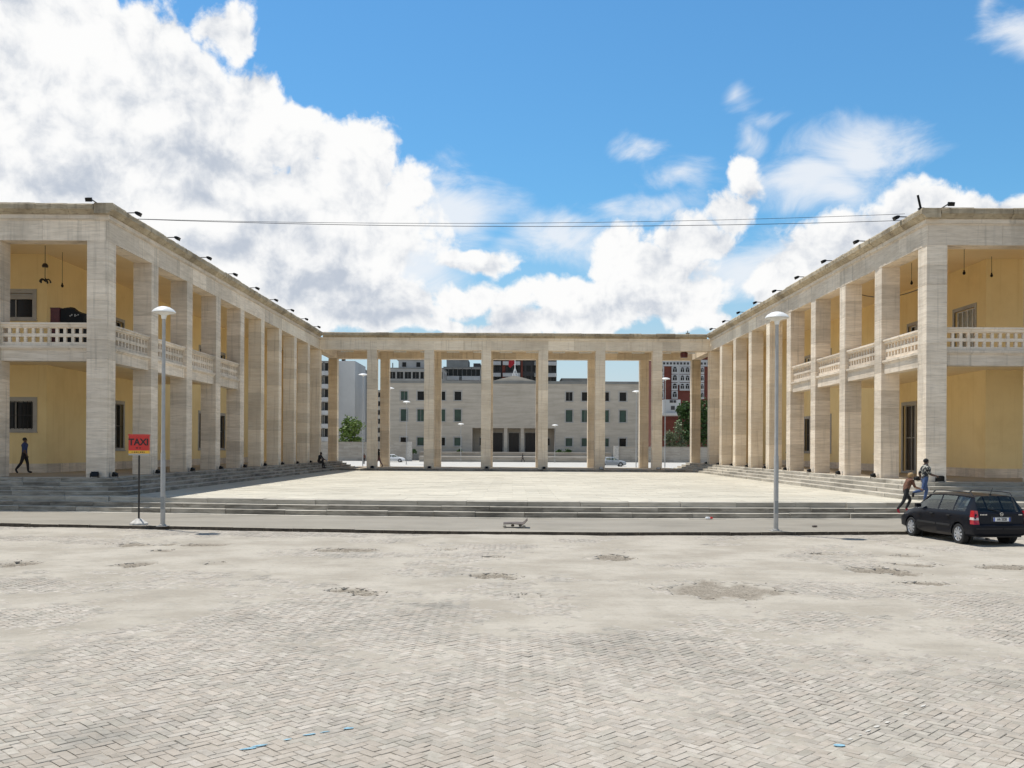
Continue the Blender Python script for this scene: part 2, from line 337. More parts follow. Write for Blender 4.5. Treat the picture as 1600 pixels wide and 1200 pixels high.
def pit(x, y):
    s = np.zeros_like(x); dp = np.zeros_like(x)
    for (cx, cy, rx, ry, de) in PITS:
        Dc = H * F / (cy - VY - (cx - VX) * .0052); X = (cx - VX) * Dc / F; a = rx * Dc / F; b_ = ry * Dc * Dc / (H * F)
        r = np.sqrt(((x - X) / a) ** 2 + ((y - Dc) / b_) ** 2) + (fbm(x * 3.1, y * 1.3, 91) - .5) * 1.3
        t = np.clip((1.05 - r) / .5, 0, 1); t = t * t * (3 - 2 * t)
        dp = np.maximum(dp, t * de); s = np.maximum(s, t)
    return s, dp
def dust(x, y):                                    # height of the sand bed; it rises over the pavers where they are silted up
    n = fbm(x * .5, y * .55, 11, 5) - .5; n2 = fbm(x * 2.3, y * 2.3, 33, 3) - .5
    base = np.interp(y, [6, 12, 15.5, 18.5, 21, 25, 27.5, 29], [-.0060, -.0052, -.0034, -.001, .007, .006, .003, .0])
    return base + n * .05 * np.clip((y - 9) / 8, .12, 1) + n2 * .007 + (fbm(x * 6.5, y * 6.5, 44, 2) - .5) * .010
ys = np.concatenate([np.arange(5.5, 16, .14), np.arange(16, 33.5, .1)]); xs = np.arange(-26, 26.01, .12)
Xg, Yg = np.meshgrid(xs, ys); S_, dp = pit(Xg, Yg)
Zg = np.clip(dust(Xg, Yg), -.03, .035) * (1 - S_) + S_ * (-.010) - dp * .8 + S_ * (fbm(Xg * 7, Yg * 7, 55, 2) - .5) * .04
kd = np.interp(Xg, KX, KD); Zg = np.where(Yg > kd + .1, -.05, Zg)
nx, ny = len(xs), len(ys)
idx = np.arange(nx * ny).reshape(ny, nx)
fq = np.stack([idx[:-1, :-1], idx[:-1, 1:], idx[1:, 1:], idx[1:, :-1]], -1).reshape(-1, 4)
def np_mesh(name, V, Q):
    me = bpy.data.meshes.new(name); me.vertices.add(len(V)); me.vertices.foreach_set('co', np.asarray(V, np.float32).ravel())
    Q = np.asarray(Q, np.int32); me.loops.add(Q.size); me.loops.foreach_set('vertex_index', Q.ravel())
    me.polygons.add(len(Q)); me.polygons.foreach_set('loop_start', np.arange(0, Q.size, Q.shape[1], dtype=np.int32))
    me.update(calc_edges=True); me.validate(); return me
me = np_mesh('sand_bed', np.stack([Xg, Yg, Zg], -1).reshape(-1, 3), fq)
at = me.attributes.new('pit', 'FLOAT', 'POINT'); at.data.foreach_set('value', (S_ * np.clip(dp / .03, .3, 1)).astype(np.float32).ravel())
m_, q, b = new_mat('sandy_bedding')
pos = q.n('ShaderNodeNewGeometry').outputs['Position']
c = q.mix(q.sm(q.noise(pos, .55, 6, .6).outputs[0], .35, .65), (.332, .294, .238), (.425, .383, .317))
c = q.mix(q.sm(q.noise(q.v('MULTIPLY', pos, (1, 2.5, 1)), 1.5, 5, .6).outputs[0], .5, .75, 0, .5), c, (.26, .24, .198))
c = q.mix(q.sm(q.noise(pos, 11, 5, .72).outputs[0], .52, .68, 0, .4), c, (.22, .2, .165)); c = q.mix(q.sm(q.noise(q.v('MULTIPLY', pos, (.7, 2.2, 1)), 3.5, 5, .7).outputs[0], .55, .7, 0, .35), c, (.47, .435, .365))
gr = q.mix(q.sm(q.noise(pos, 26, 3, .7).outputs[0], .42, .6), (.11, .088, .062), (.27, .23, .178))
c = q.mix(q.m('MULTIPLY', q.sm(q.n('ShaderNodeAttribute', attribute_name='pit').outputs['Fac'], .05, .95, 0, .8), q.sm(q.noise(pos, 5.0, 4, .7).outputs[0], .22, .5)), c, gr)
q.t.links.new(c, b.inputs['Base Color']); b.inputs['Roughness'].default_value = .95; b.inputs['Specular IOR Level'].default_value = .15
hh = q.m('ADD', q.noise(pos, 9, 6, .7).outputs[0], q.m('MULTIPLY', q.noise(pos, 70, 3, .6).outputs[0], .4))
q.t.links.new(q.n('ShaderNodeBump', {'Strength': .35, 'Distance': .03, 'Height': hh}).outputs[0], b.inputs['Normal'])
me.materials.append(m_); plaza = bpy.data.objects.new('sand_bed', me); C.objects.link(plaza); tag(plaza, kind='structure')
me.polygons.foreach_set('use_smooth', [True] * len(me.polygons))
# pavers: herringbone turned 45 degrees
w = .1; c45 = math.cos(R(45)); e1 = np.array([c45, c45]); e2 = np.array([-c45, c45])
n = 330; I, J = np.meshgrid(np.arange(-n, n), np.arange(-40, 2 * n)); I = I.ravel(); J = J.ravel()
k4 = (I - J) % 4
cents = []; rots = []
for kk, (du, dv), ro in ((0, (1.0, .5), 45.0), (3, (.5, 1.0), 135.0)):
    mk = k4 == kk; u = (I[mk] + du) * w; v = (J[mk] + dv) * w
    cents.append(np.stack([u * e1[0] + v * e2[0], u * e1[1] + v * e2[1]], -1)); rots.append(np.full(mk.sum(), R(ro)))
P_ = np.concatenate(cents); RT = np.concatenate(rots)
mk = (P_[:, 1] > 5.8) & (P_[:, 1] < 31.2) & (np.abs(P_[:, 0]) < .56 * P_[:, 1] + 2.2)
P_, RT = P_[mk], RT[mk]
mk = P_[:, 1] < np.interp(P_[:, 0], KX, KD) - .12; P_, RT = P_[mk], RT[mk]
s_, d_ = pit(P_[:, 0], P_[:, 1]); dd = dust(P_[:, 0], P_[:, 1])
mk = (s_ < .25) & (dd < .016) & (rng.random(len(P_)) > .0025); P_, RT = P_[mk], RT[mk]
patch = fbm(P_[:, 0] * .8, P_[:, 1] * .8, 71, 3)
tint = np.clip(rng.normal(.5, .24, len(P_)) + (patch - .5) * .9, 0, 1)
zj = rng.normal(0, .0016, len(P_)) + (fbm(P_[:, 0] * .6, P_[:, 1] * .6, 5) - .5) * .014
tl = rng.normal(0, .011, (len(P_), 2))
RTj = RT + rng.normal(0, .022, len(P_)); P_ = P_ + rng.normal(0, .0018, P_.shape)
vis = np.abs(P_[:, 0]) < .545 * P_[:, 1]; order = np.argsort(np.where(vis & (P_[:, 1] > 7.75), P_[:, 1], 1e9)); near = set(order[:300].tolist())
base = np.array([(-.0968, -.0468), (.0968, -.0468), (.0968, .0468), (-.0968, .0468)]); top = base * np.array([.955, .91])
rest = np.array([i for i in range(len(P_)) if i not in near])
def paver_verts(ix):
    ca, sa = np.cos(RTj[ix]), np.sin(RTj[ix])
    V = np.zeros((len(ix), 12, 3))
    mid = base * np.array([.992, .985])
    for r, (bs, z) in enumerate(((base, -.035), (mid, -.0055), (top, 0.0))):
        for j in range(4):
            jit = rng.normal(0, .0012, (len(ix), 2)); x = bs[j, 0] + jit[:, 0]; y = bs[j, 1] + jit[:, 1]
            V[:, r * 4 + j, 0] = P_[ix, 0] + x * ca - y * sa; V[:, r * 4 + j, 1] = P_[ix, 1] + x * sa + y * ca
            V[:, r * 4 + j, 2] = z + zj[ix] + x * tl[ix, 0] + y * tl[ix, 1]
    return V
tq = np.array([(8, 9, 10, 11), (4, 5, 9, 8), (5, 6, 10, 9), (6, 7, 11, 10), (7, 4, 8, 11), (0, 1, 5, 4), (1, 2, 6, 5), (2, 3, 7, 6), (3, 0, 4, 7)])
V = paver_verts(rest); Q = (np.arange(len(rest))[:, None, None] * 12 + tq[None]).reshape(-1, 4)
me = np_mesh('pavers', V.reshape(-1, 3), Q)
at = me.attributes.new('tint', 'FLOAT', 'FACE'); at.data.foreach_set('value', np.repeat(tint[rest], 9).astype(np.float32))
me.polygons.foreach_set('use_smooth', [False] * len(me.polygons)); me.materials.append(M['paver']); o = bpy.data.objects.new('paver_field', me); C.objects.link(o); o.parent = plaza; tag(o, kind='stuff')
variants = []
for k in range(14):
    vv = MB(); j = lambda: random.gauss(0, .0014)
    b4 = [(x + j(), y + j()) for x, y in base]; t4 = [(x + j(), y + j(), random.gauss(0, .0012)) for x, y in top]
    ring = [[(x, y, -.035) for x, y in b4], [(x * .992, y * .985, -.0055) for x, y in b4], t4]
    vv.rings(ring); me = bpy.data.meshes.new('paver'); me.from_pydata(vv.v, [], vv.f); me.materials.append(M['paver'])
    at = me.attributes.new('tint', 'FLOAT', 'FACE'); at.data.foreach_set('value', [min(1, max(0, random.gauss(.5, .27)))] * len(me.polygons)); variants.append(me)
for i in order[:300]:
    t_ = min(range(14), key=lambda a: abs(variants[a].attributes['tint'].data[0].value - tint[i]) + random.random() * .12)
    o = inst('paver', variants[t_], (P_[i, 0], P_[i, 1], zj[i]), plaza, RTj[i] + (math.pi if random.random() < .5 else 0))
# loose gravel round the holes
gb = MB()
for (cx, cy, rx, ry, de) in PITS:
    Dc = H * F / (cy - VY - (cx - VX) * .0052); X = (cx - VX) * Dc / F; a = rx * Dc / F; b_ = ry * Dc * Dc / (H * F)
    for _ in range(int(14 + 320 * de * min(3, a * b_ * 2))):
        an = random.random() * 6.28; r = random.gauss(.85, .3); s = random.uniform(.006, .018)
        x, y = X + a * r * math.cos(an), Dc + b_ * r * math.sin(an)
        z = float(np.interp(0, [0], [0])) - de * max(0, 1 - r) * .8 + s * .3
        gb.ball((x, y, z), s * random.uniform(.8, 1.5), s * random.uniform(.8, 1.3), s * .7, 4, 3)
M['gravel'] = stone('loose_gravel', (.17, .148, .12), (.32, .29, .245), (.10, .09, .075), scale=(9, 9, 9), orand=0)
tag(gb.build('gravel', M['gravel']), kind='stuff')
# painted marks on the pavers
def mark(name, pts, mat_, label, cat):
    t = None
    for (x, y, w_, l_, a) in pts:
        k = MB()
        Dc = H * F / (y - VY); X = (x - VX) * Dc / F
        u = Vector((math.cos(a), math.sin(a), 0)); vv = Vector((-u.y, u.x, 0)); p = Vector((X, Dc, .0075))
        n = 7; ring = [p + u * (l_ / 2 * math.cos(2 * math.pi * i / n) * random.uniform(.75, 1.2)) + vv * (w_ / 2 * math.sin(2 * math.pi * i / n) * random.uniform(.7, 1.2)) for i in range(n)]
        k.quad(*ring)
        t = t or thing(name, (X, Dc, 0), label, cat); k.build('paint_dash', mat_, t)
    return t
mark('paint_mark', [(389, 1173, .05, .17, .5), (408, 1168, .05, .14, .6), (452, 1158, .03, .09, .6), (486, 1150, .04, .13, .5), (510, 1146, .03, .12, .5), (547, 1140, .06, .10, .4)], M['blue'], 'broken blue paint streak across the pavers, below the middle of the steps', 'paint mark')
mark('paint_mark', [(1313, 1163, .08, .12, .2)], M['blue'], 'short blue paint dab at the near end of the worn white line', 'paint mark')
mark('paint_line', [(1330 + i * 14.5 + random.gauss(0, 2), 1153 - i * 6.6, random.uniform(.02, .05), random.uniform(.05, .12), .75) for i in (0, 1, 2, 3, 4, 6, 8)], M['roadwhite'], 'worn white paint line slanting over the pavers towards the black car', 'paint line')
# kerb
kerb = thing('kerb', (0, 29, 0), kind='structure')
x = -34.0
while x < 34:
    L = random.uniform(.9, 1.1); k = MB(); g_ = .006; dz = random.gauss(0, .004); dy = random.gauss(0, .006)
    a, b_ = x + g_, x + L - g_; da, db = Dk(a) + dy, Dk(b_) + dy
    k.hexa([(a, da, -.1), (b_, db, -.1), (b_, db + .2, -.1), (a, da + .2, -.1), (a, da + .012, ZP + dz), (b_, db + .012, ZP + dz), (b_, db + .2, ZP + dz), (a, da + .2, ZP + dz)])
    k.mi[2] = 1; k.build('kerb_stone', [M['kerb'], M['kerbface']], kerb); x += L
pv = MB(); st = [-60 + i * 1.0 for i in range(121)]
for a, b_ in zip(st, st[1:]): pv.quad((a, Dk(a) + .19, ZP - .006), (b_, Dk(b_) + .19, ZP - .006), (b_, Ds(b_) + .1, ZP - .006), (a, Ds(a) + .1, ZP - .006))
pavement = tag(pv.build('pavement', M['pave']), kind='structure')
# lower flight of steps
steps = thing('steps', (0, 35, ZP), kind='structure')
x = -40.0
while x < 40:
    L = random.uniform(1.3, 1.9); k = MB(); a, b_ = x + .004, x + L - .004; z = ZP + .004 + random.gauss(0, .002)
    k.hexa([(a, Ds(a) - .38, ZP - .1), (b_, Ds(b_) - .38, ZP - .1), (b_, Ds(b_) + .02, ZP - .1), (a, Ds(a) + .02, ZP - .1), (a, Ds(a) - .38, z), (b_, Ds(b_) - .38, z), (b_, Ds(b_) + .02, z), (a, Ds(a) + .02, z)])
    k.build('edging_stone', M['step'], steps); x += L
def block(k, a, b_, f, dep, z0, z1):
    fa, fb = f(a), f(b_); ch = .012
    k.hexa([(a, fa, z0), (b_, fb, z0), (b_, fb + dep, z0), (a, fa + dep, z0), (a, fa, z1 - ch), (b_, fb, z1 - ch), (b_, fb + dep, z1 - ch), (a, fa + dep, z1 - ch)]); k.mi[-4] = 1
    n_ = len(k.v); k.v += [(a, fa + ch, z1), (b_, fb + ch, z1), (b_, fb + dep, z1), (a, fa + dep, z1)]
    for t in [(n_ - 4, n_ - 3, n_ + 1, n_), (n_, n_ + 1, n_ + 2, n_ + 3)]: k.f.append(t); k.mi.append(0)
RL = (ZT - ZP) / 3
for r in range(3):
    x = -40.0 + r * .7
    while x < 40:
        L = random.uniform(1.5, 2.4); dy = random.gauss(0, .02); dz = random.gauss(0, .006); k = MB()
        block(k, x + .006, x + L - .006, lambda X: Ds(X) + .3 * r + dy, .62, ZP + RL * r - .04, ZP + RL * (r + 1) + dz)
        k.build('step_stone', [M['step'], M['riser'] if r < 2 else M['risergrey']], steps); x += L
# terrace
tb = MB()
for a, b_ in zip(st, st[1:]): tb.quad((a, Ds(a) + .9, ZT - .02), (b_, Ds(b_) + .9, ZT - .02), (b_, 94, ZT - .02), (a, 94, ZT - .02))
terrace = tag(tb.build('terrace', M['slab']), kind='structure')
quads = []; x0 = -15.6
rows = [None] + [38.2 + i * .9 for i in range(51)]
for r in range(51):
    xo = 0 if r % 2 else .6
    for cix in range(-1, 27):
        a = x0 + cix * 1.2 - xo + .003; b_ = a + 1.194
        if r == 0: ring = [(a, Ds(a) + 1.225), (b_, Ds(b_) + 1.225), (b_, 38.197), (a, 38.197)]
        else: ring = [(a, rows[r] + .003), (b_, rows[r] + .003), (b_, rows[r + 1] - .003), (a, rows[r + 1] - .003)]
        if ring[0][1] < ring[2][1] - .1: quads.append(ring)
sv, sf, stn = [], [], []
for i, ring in enumerate(quads):
    z = ZT + random.gauss(0, .0022); t = min(1, max(0, random.gauss(.5, .22)))
    k = MB(); k.hexa([(x, y, ZT - .03) for x, y in ring] + [(x, y, z) for x, y in ring])
    if i < 290:
        o = k.build('terrace_slab', M['slab'], terrace); at = o.data.attributes.new('tint', 'FLOAT', 'FACE'); at.data.foreach_set('value', [t] * 6)
    else: n_ = len(sv); sv += k.v; sf += [tuple(n_ + j for j in f) for f in k.f]; stn += [t] * 6
me = bpy.data.meshes.new('slabs'); me.from_pydata(sv, [], sf); me.materials.append(M['slab'])
at = me.attributes.new('tint', 'FLOAT', 'FACE'); at.data.foreach_set('value', stn)
o = bpy.data.objects.new('slab_field', me); C.objects.link(o); o.parent = terrace; o['kind'] = 'stuff'
# ------------------------------------------------------------------ the two arcaded wings
ZL, ZM, ZC, ZR = 11.34, 12.24, 12.42, 12.84        # lintel, moulding, cornice, roof edge
CW, BAY, D0 = .865, 4.89, 40.0
def stone_mesh(w_, h, n=4):
    out = []
    for k in range(n):
        g_ = .009; a = w_ / 2; i = a - .012; m = MB()
        sq = lambda s, z: [(-s, -s, z), (s, -s, z), (s, s, z), (-s, s, z)]
        m.rings([sq(i, 0), sq(a + random.uniform(-.002, .0015), g_), sq(a + random.uniform(-.002, .0015), h - g_), sq(i, h)])
        me = bpy.data.meshes.new('stone'); me.from_pydata(m.v, [], m.f); out.append(me)
    return out
SMW = stone_mesh(CW, (ZL - ZF) / 12); SMG = stone_mesh(CW, (ZL - ZG) / 12); SMT = stone_mesh(CW, (ZL - ZF) / 12)
for a in SMW: a.materials.append(M['trav'])
for a in SMG + SMT: a.materials.append(M['travtan'])
def column(parent, x, y, z0, meshes):
    p = wl(parent); c_ = node('column', parent, (x - p[0], y - p[1], z0 - p[2])); h = (ZL - z0) / 12
    for i in range(12): inst('stone', random.choice(meshes), (x, y, z0 + i * h), c_, random.choice((0, 1, 2, 3)) * math.pi / 2)
def window(parent, O, U, V, N, op, depth, sur=.2, sash=2, pane='pane', bars=0, proud=.035, frm='frame', sm_='white', trans=0, sill=True):
    a, b_, c_, d_ = op; k = MB(); k.cur = 0
    if sur:
        for (u0, u1, v0, v1) in ((a - sur, a, c_ - sur * .6, d_ + sur), (b_, b_ + sur, c_ - sur * .6, d_ + sur), (a, b_, d_, d_ + sur), (a, b_, c_ - sur * .6, c_)): k.frame(O, U, V, N, u0, u1, v0, v1, -.05, proud)
    if sill and sur: k.frame(O, U, V, N, a - sur - .03, b_ + sur + .03, c_ - sur * .6 - .05, c_ - sur * .6 - .002, -.02, proud + .05)
    k.cur = 1; t = .045
    for i in range(sash + 1):
        u = a + (b_ - a) * i / max(1, sash); u = min(max(u, a + t / 2), b_ - t / 2); k.frame(O, U, V, N, u - t / 2, u + t / 2, c_, d_, -depth + .01, -depth + .06)
    for v in [c_, d_ - t] + [c_ + (d_ - c_) * (i + 1) / (trans + 1) for i in range(trans)]: k.frame(O, U, V, N, a + t, b_ - t, v, v + t, -depth + .012, -depth + .055)
    w_ = k.build('window', [M[frm], M[sm_]], parent)
    k = MB(); k.frame(O, U, V, N, a, b_, c_, d_, -depth - .02, -depth); k.build('pane', M[pane], w_)
    if bars:
        k = MB()
        for i in range(bars): u = a + (b_ - a) * (i + .5) / bars; k.frame(O, U, V, N, u - .012, u + .012, c_, d_, -.06, -.035)
        k.frame(O, U, V, N, a, b_, (c_ + d_) / 2 - .012, (c_ + d_) / 2 + .012, -.034, -.02); k.build('window_bars', M['metal'], w_)
    return w_
def balcony(parent, O, U, N, u0, u1, pitch):       # O on the column face, U along it, N towards the open side
    V = (0, 0, 1); O = Vector(O)
    k = MB(); k.frame(O, U, V, N, u0, u1, 6.26, 6.80, -.62, -.12); k.frame(O, U, V, N, u0, u1, 6.80, 6.90, -.62, -.03); k.frame(O, U, V, N, u0, u1, 6.735, 6.798, -.12, -.075)
    bal = k.build('balcony', M['trav'], parent)
    k = MB()
    for z0, z1, e in ((6.902, 7.06, 0), (7.285, 7.425, 0), (7.65, 7.70, 0)): k.frame(O, U, V, N, u0, u1, z0, z1, -.30 - e, -.17)
    n_ = max(2, round((u1 - u0) / pitch)); p = (u1 - u0) / n_
    for i in range(n_ + 1):
        c_ = u0 + i * p; a, b_ = max(u0, c_ - .06), min(u1, c_ + .06)
        for z0, z1 in ((7.06, 7.285), (7.425, 7.65)): k.frame(O, U, V, N, a, b_, z0, z1, -.292, -.178)
    k.build('lattice', M['trav'], bal)
    k = MB(); k.frame(O, U, V, N, u0, u1, 7.70, 7.80, -.34, -.11); k.frame(O, U, V, N, u0, u1, 7.80, 7.88, -.39, -.06); k.build('top_rail', M['trav'], bal)
def cornice_run(parent, a0, a1, P):                # P(t, n, z): t along the run, n outwards
    t = a0; sg = 1 if a1 > a0 else -1
    while (a1 - t) * sg > .05:
        L = min(random.uniform(.9, 1.7), abs(a1 - t)); 
        if abs(a1 - t) - L < .5: L = abs(a1 - t)
        e = random.gauss(0, .012); dz = random.gauss(0, .010); a, b_ = t + .006 * sg, t + (L - .006) * sg; k = MB()
        N_ = 6; bot, mid, edge, tp = [], [], [], []
        rs = []
        for i in range(N_ + 1):                    # chipped upper edge
            s = a + (b_ - a) * i / N_; c1 = max(0, random.gauss(0, .022)); c2 = max(0, random.gauss(0, .02))
            rs.append([P(s, -.45, ZC), P(s, .14 + e, ZC), P(s, .30 + e, ZC + .14), P(s, .36 + e - c2 * .4, ZC + .17), P(s, .375 + e - c1, ZC + .36 - c2), P(s, .33 + e - c1, ZR + dz), P(s, -.45, ZR + dz)])
        k.rings(rs); o = k.build('cornice_stone', M['cornice'], parent); bm = bmesh.new(); bm.from_mesh(o.data); bmesh.ops.recalc_face_normals(bm, faces=bm.faces); bm.to_mesh(o.data); bm.free()
        t += L * sg
def wing(s, X0, label, nfront):
    X = lambda off: s * (X0 + off)
    root = thing('arcaded_building', (X(3), 60, ZF), label, 'building')
    bx = lambda k, o0, o1, d0, d1, z0, z1: k.box(min(X(o0), X(o1)), max(X(o0), X(o1)), d0, d1, z0, z1)
    ys_ = [D0 + i * BAY for i in range(10)]
    for i, y in enumerate(ys_): column(root, X(CW / 2), y + CW / 2, ZF, SMW if i < 5 else SMT)
    column(root, X(CW / 2), 92.4 + CW / 2, ZF, SMT)
    fo = [4.56 * (i + 1) for i in range(nfront)]
    for o_ in fo: column(root, X(o_ + CW / 2), D0 + CW / 2, ZF, SMW)
    out = 4.56 * nfront + CW
    # lintel slabs over each bay
    k = MB(); bx(k, .06, .80, D0 + .06, 93.2, ZL, ZM - .002); bx(k, .80, out, D0 + .06, D0 + .80, ZL, ZM - .002); k.build('lintel_core', M['trav'], root)
    edges = [D0 - .004] + [y + CW + .0 for y in ys_[1:]] + [93.265]
    for a, b_ in zip(edges, edges[1:]):
        cut = a + (b_ - a) * random.uniform(.4, .6)
        for p, r in ((a, cut), (cut, b_)):
            k = MB(); bx(k, -.012 + random.gauss(0, .002), .055, p + .004, r - .004, ZL - .004, ZM - .004); k.build('lintel_slab', M['trav'] if p < 66 else M['travtan'], root)
    fe = [-.0] + [o_ + CW for o_ in fo]
    for a, b_ in zip(fe, fe[1:]):
        cut = a + (b_ - a) * random.uniform(.4, .6)
        for p, r in ((a, cut), (cut, b_)):
            k = MB(); bx(k, p + .004 + (.056 if p == 0 else 0), r - .004, D0 - .010 + random.gauss(0, .002), D0 + .055, ZL - .004, ZM - .004); k.build('lintel_slab', M['trav'], root)
    k = MB(); bx(k, -.085, .3, D0 - .085, 93.2, ZM, ZC - .003); bx(k, .3, out, D0 - .085, D0 + .3, ZM, ZC - .003); bx(k, -.05, .2, D0 - .05, 93.2, ZM - .045, ZM - .003); bx(k, .2, out, D0 - .05, D0 + .2, ZM - .045, ZM - .003)
    k.build('moulding', M['trav'], root)
    cornice_run(root, D0 - .33, 83.6, lambda t, n_, z: (X(-n_), t, z))
    cornice_run(root, .47, out, lambda t, n_, z: (X(t), D0 - n_, z))
    k = MB(); bx(k, .47, 30, D0 + .47, 93.2, ZC + .01, ZR - .05); k.build('roof', M['concrete'], root)
    # loggia ceiling, upper floor, walls
    WF, WO = 46.5, 5.75
    k = MB(); bx(k, .81, 30, D0 + .81, 93.0, 12.07, 12.20); k.build('ceiling', M['ceil'], root)
    yE = D0 + 4 * BAY + CW
    k = MB(); bx(k, .63, WO, D0 + .63, yE, 6.62, 6.84); bx(k, WO, 30, D0 + .63, WF, 6.62, 6.84); k.build('upper_floor', M['ceil'], root)
    for i in range(4): balcony(root, (X(0), 0, 0), (0, 1, 0), (-s, 0, 0), ys_[i] + CW + .002, ys_[i + 1] - .002, .37)
    k = MB(); bx(k, .12, .62, yE - .5, yE, 6.26, 6.84)
    for a, b_ in zip([0] + fo, fo): balcony(root, (0, D0, 0), (1, 0, 0), (0, -1, 0), min(X(a + CW + .002), X(b_ - .002)), max(X(a + CW + .002), X(b_ - .002)), .325)
    Wp = X(WO); U = (0, 1, 0); Vz = (0, 0, 1); N = (-s, 0, 0); O = (Wp, 0, 0)
    w0 = 55.05
    ground_ops = [(w0 + BAY * i - .6, w0 + BAY * i + .6, 2.55, 5.1) for i in range(-1, 7)]
    up_ops = [(w0 + BAY * i - .55, w0 + BAY * i + .55, 8.2, 9.9) for i in range(0, 7)]
    if s > 0:
        ground_ops[1] = (54.6, 56.3, 1.45, 5.3); up_ops = [(47.6, 49.8, 6.9, 9.9)] + up_ops; ground_ops = ground_ops[1:]
    else: ground_ops = ground_ops[1:]
    k = MB(); k.wall(O, U, Vz, N, WF, 84, ZF, 12.07, ground_ops + up_ops, .25)
    fops = [(-25.4, -23.55, 3.47, 4.85), (-25.4, -23.6, 8.95, 10.15)] if s < 0 else []
    k.wall((0, WF, 0), (1, 0, 0), Vz, (0, -1, 0), min(Wp, X(30)), max(Wp, X(30)), ZF, 12.07, fops, .25)
    bx(k, 1.95, WO, 92.9, 93.15, ZF - .3, 12.07); k.wall(O, U, Vz, N, 84, 93.1, ZF, 12.07, [], .2)
    k.build('wall', M['plaster'], root)
    for op in ground_ops:
        big = s > 0 and op[2] < 2
        window(root, O, U, Vz, N, op, .2, .2, 2, 'door' if big else 'pane', bars=0 if big else 6, sill=not big, sm_='frame', trans=1)
    for op in up_ops: window(root, O, U, Vz, N, op, .2, .18, 2 if op[1] - op[0] < 2 else 4, 'pane' if s < 0 or op[0] > 50 else 'curtain', sm_='white' if s > 0 else 'frame', sill=op[2] > 7, trans=0)
    for j, op in enumerate(fops): window(root, (0, WF, 0), (1, 0, 0), Vz, (0, -1, 0), op, .2, .2, 2, 'pane', bars=9 if j == 0 else 0, sm_='frame')
    if s < 0:
        k = MB(); k.box(-25.37, -23.63, WF + .06, WF + .17, 9.86, 10.14); k.build('shutter_box', M['frame'], root)
    x = WF                                         # plinth stones at the foot of the walls
    cuts = sorted([o[:2] for o in ground_ops if o[2] < 1.8])
    while x < 84:
        L = random.uniform(1.1, 1.7)
        if not any(c0 - .2 < x + L and x < c1 + .2 for c0, c1 in cuts):
            k = MB(); k.frame(O, U, Vz, N, x + .004, x + L - .004, ZF, ZF + .45, -.05, .03); k.build('plinth_stone', M['trav'], root)
        x += L
    x = WO - .03
    while x < 14:
        L = random.uniform(1.1, 1.7); k = MB(); bx(k, x + .004, x + L - .004, WF - .03, WF + .05, ZF, ZF + .45); k.build('plinth_stone', M['trav'], root); x += L
    # floor and the four steps round it
    k = MB(); bx(k, .25, 30, D0 + .25, 93.6, ZF - .6, ZF - .004); k.build('floor', M['floor'], root)
    RU = (ZF - ZT) / 4
    for r in range(4):
        z1 = ZF - RU * r; e = .35 + .41 * r; fr = D0 - .35 - .41 * r
        y = fr
        while y < 93.6:
            L = random.uniform(1.5, 2.3); L = L if y + L < 92.6 else 93.6 - y; k = MB(); dx = random.gauss(0, .010); dz = random.gauss(0, .004)
            a, b_ = y + .005, y + L - .005
            # stone seen from the terrace: build along y with the face towards -n
            pts = lambda n0, n1, z: [(X(n0), a, z), (X(n0), b_, z), (X(n1), b_, z), (X(n1), a, z)]
            ring0, ring1, ring2 = pts(-e + dx, -e + .6, z1 - RU - .05), pts(-e + dx, -e + .6, z1 + dz - .012), pts(-e + dx + .012, -e + .6, z1 + dz)
            k.rings([ring0, ring1, ring2])
            for fi in range(len(k.f)):
                vs = [k.v[i] for i in k.f[fi]]
                if max(v_[2] for v_ in vs) < z1 and len({round(v_[0], 4) for v_ in vs}) == 1: k.mi[fi] = 1
                elif max(v_[2] for v_ in vs) < z1 and len({round(v_[1], 4) for v_ in vs}) == 1 and abs(vs[0][1] - fr) < .05: k.mi[fi] = 1
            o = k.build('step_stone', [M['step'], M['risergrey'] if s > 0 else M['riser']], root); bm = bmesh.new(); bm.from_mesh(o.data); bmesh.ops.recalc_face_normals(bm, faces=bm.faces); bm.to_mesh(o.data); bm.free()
            y += L
        x = -e + .6
        while x < 24:
            L = random.uniform(1.5, 2.3); k = MB(); dy = random.gauss(0, .01); dz = random.gauss(0, .004)
            a, b_ = sorted((X(x + .005), X(x + L - .005)))
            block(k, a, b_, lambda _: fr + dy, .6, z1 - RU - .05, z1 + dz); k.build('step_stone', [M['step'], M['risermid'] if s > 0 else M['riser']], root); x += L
    return root
M['curtain'] = plain('curtained_glass', (.30, .27, .2), .25, noise=.2)
west = wing(-1, 17.15, 'travertine arcaded building with lattice balconies, nearer the taxi sign', 3)
east = wing(1, 17.45, 'travertine arcaded building with lattice balconies, behind the parked black car', 2)
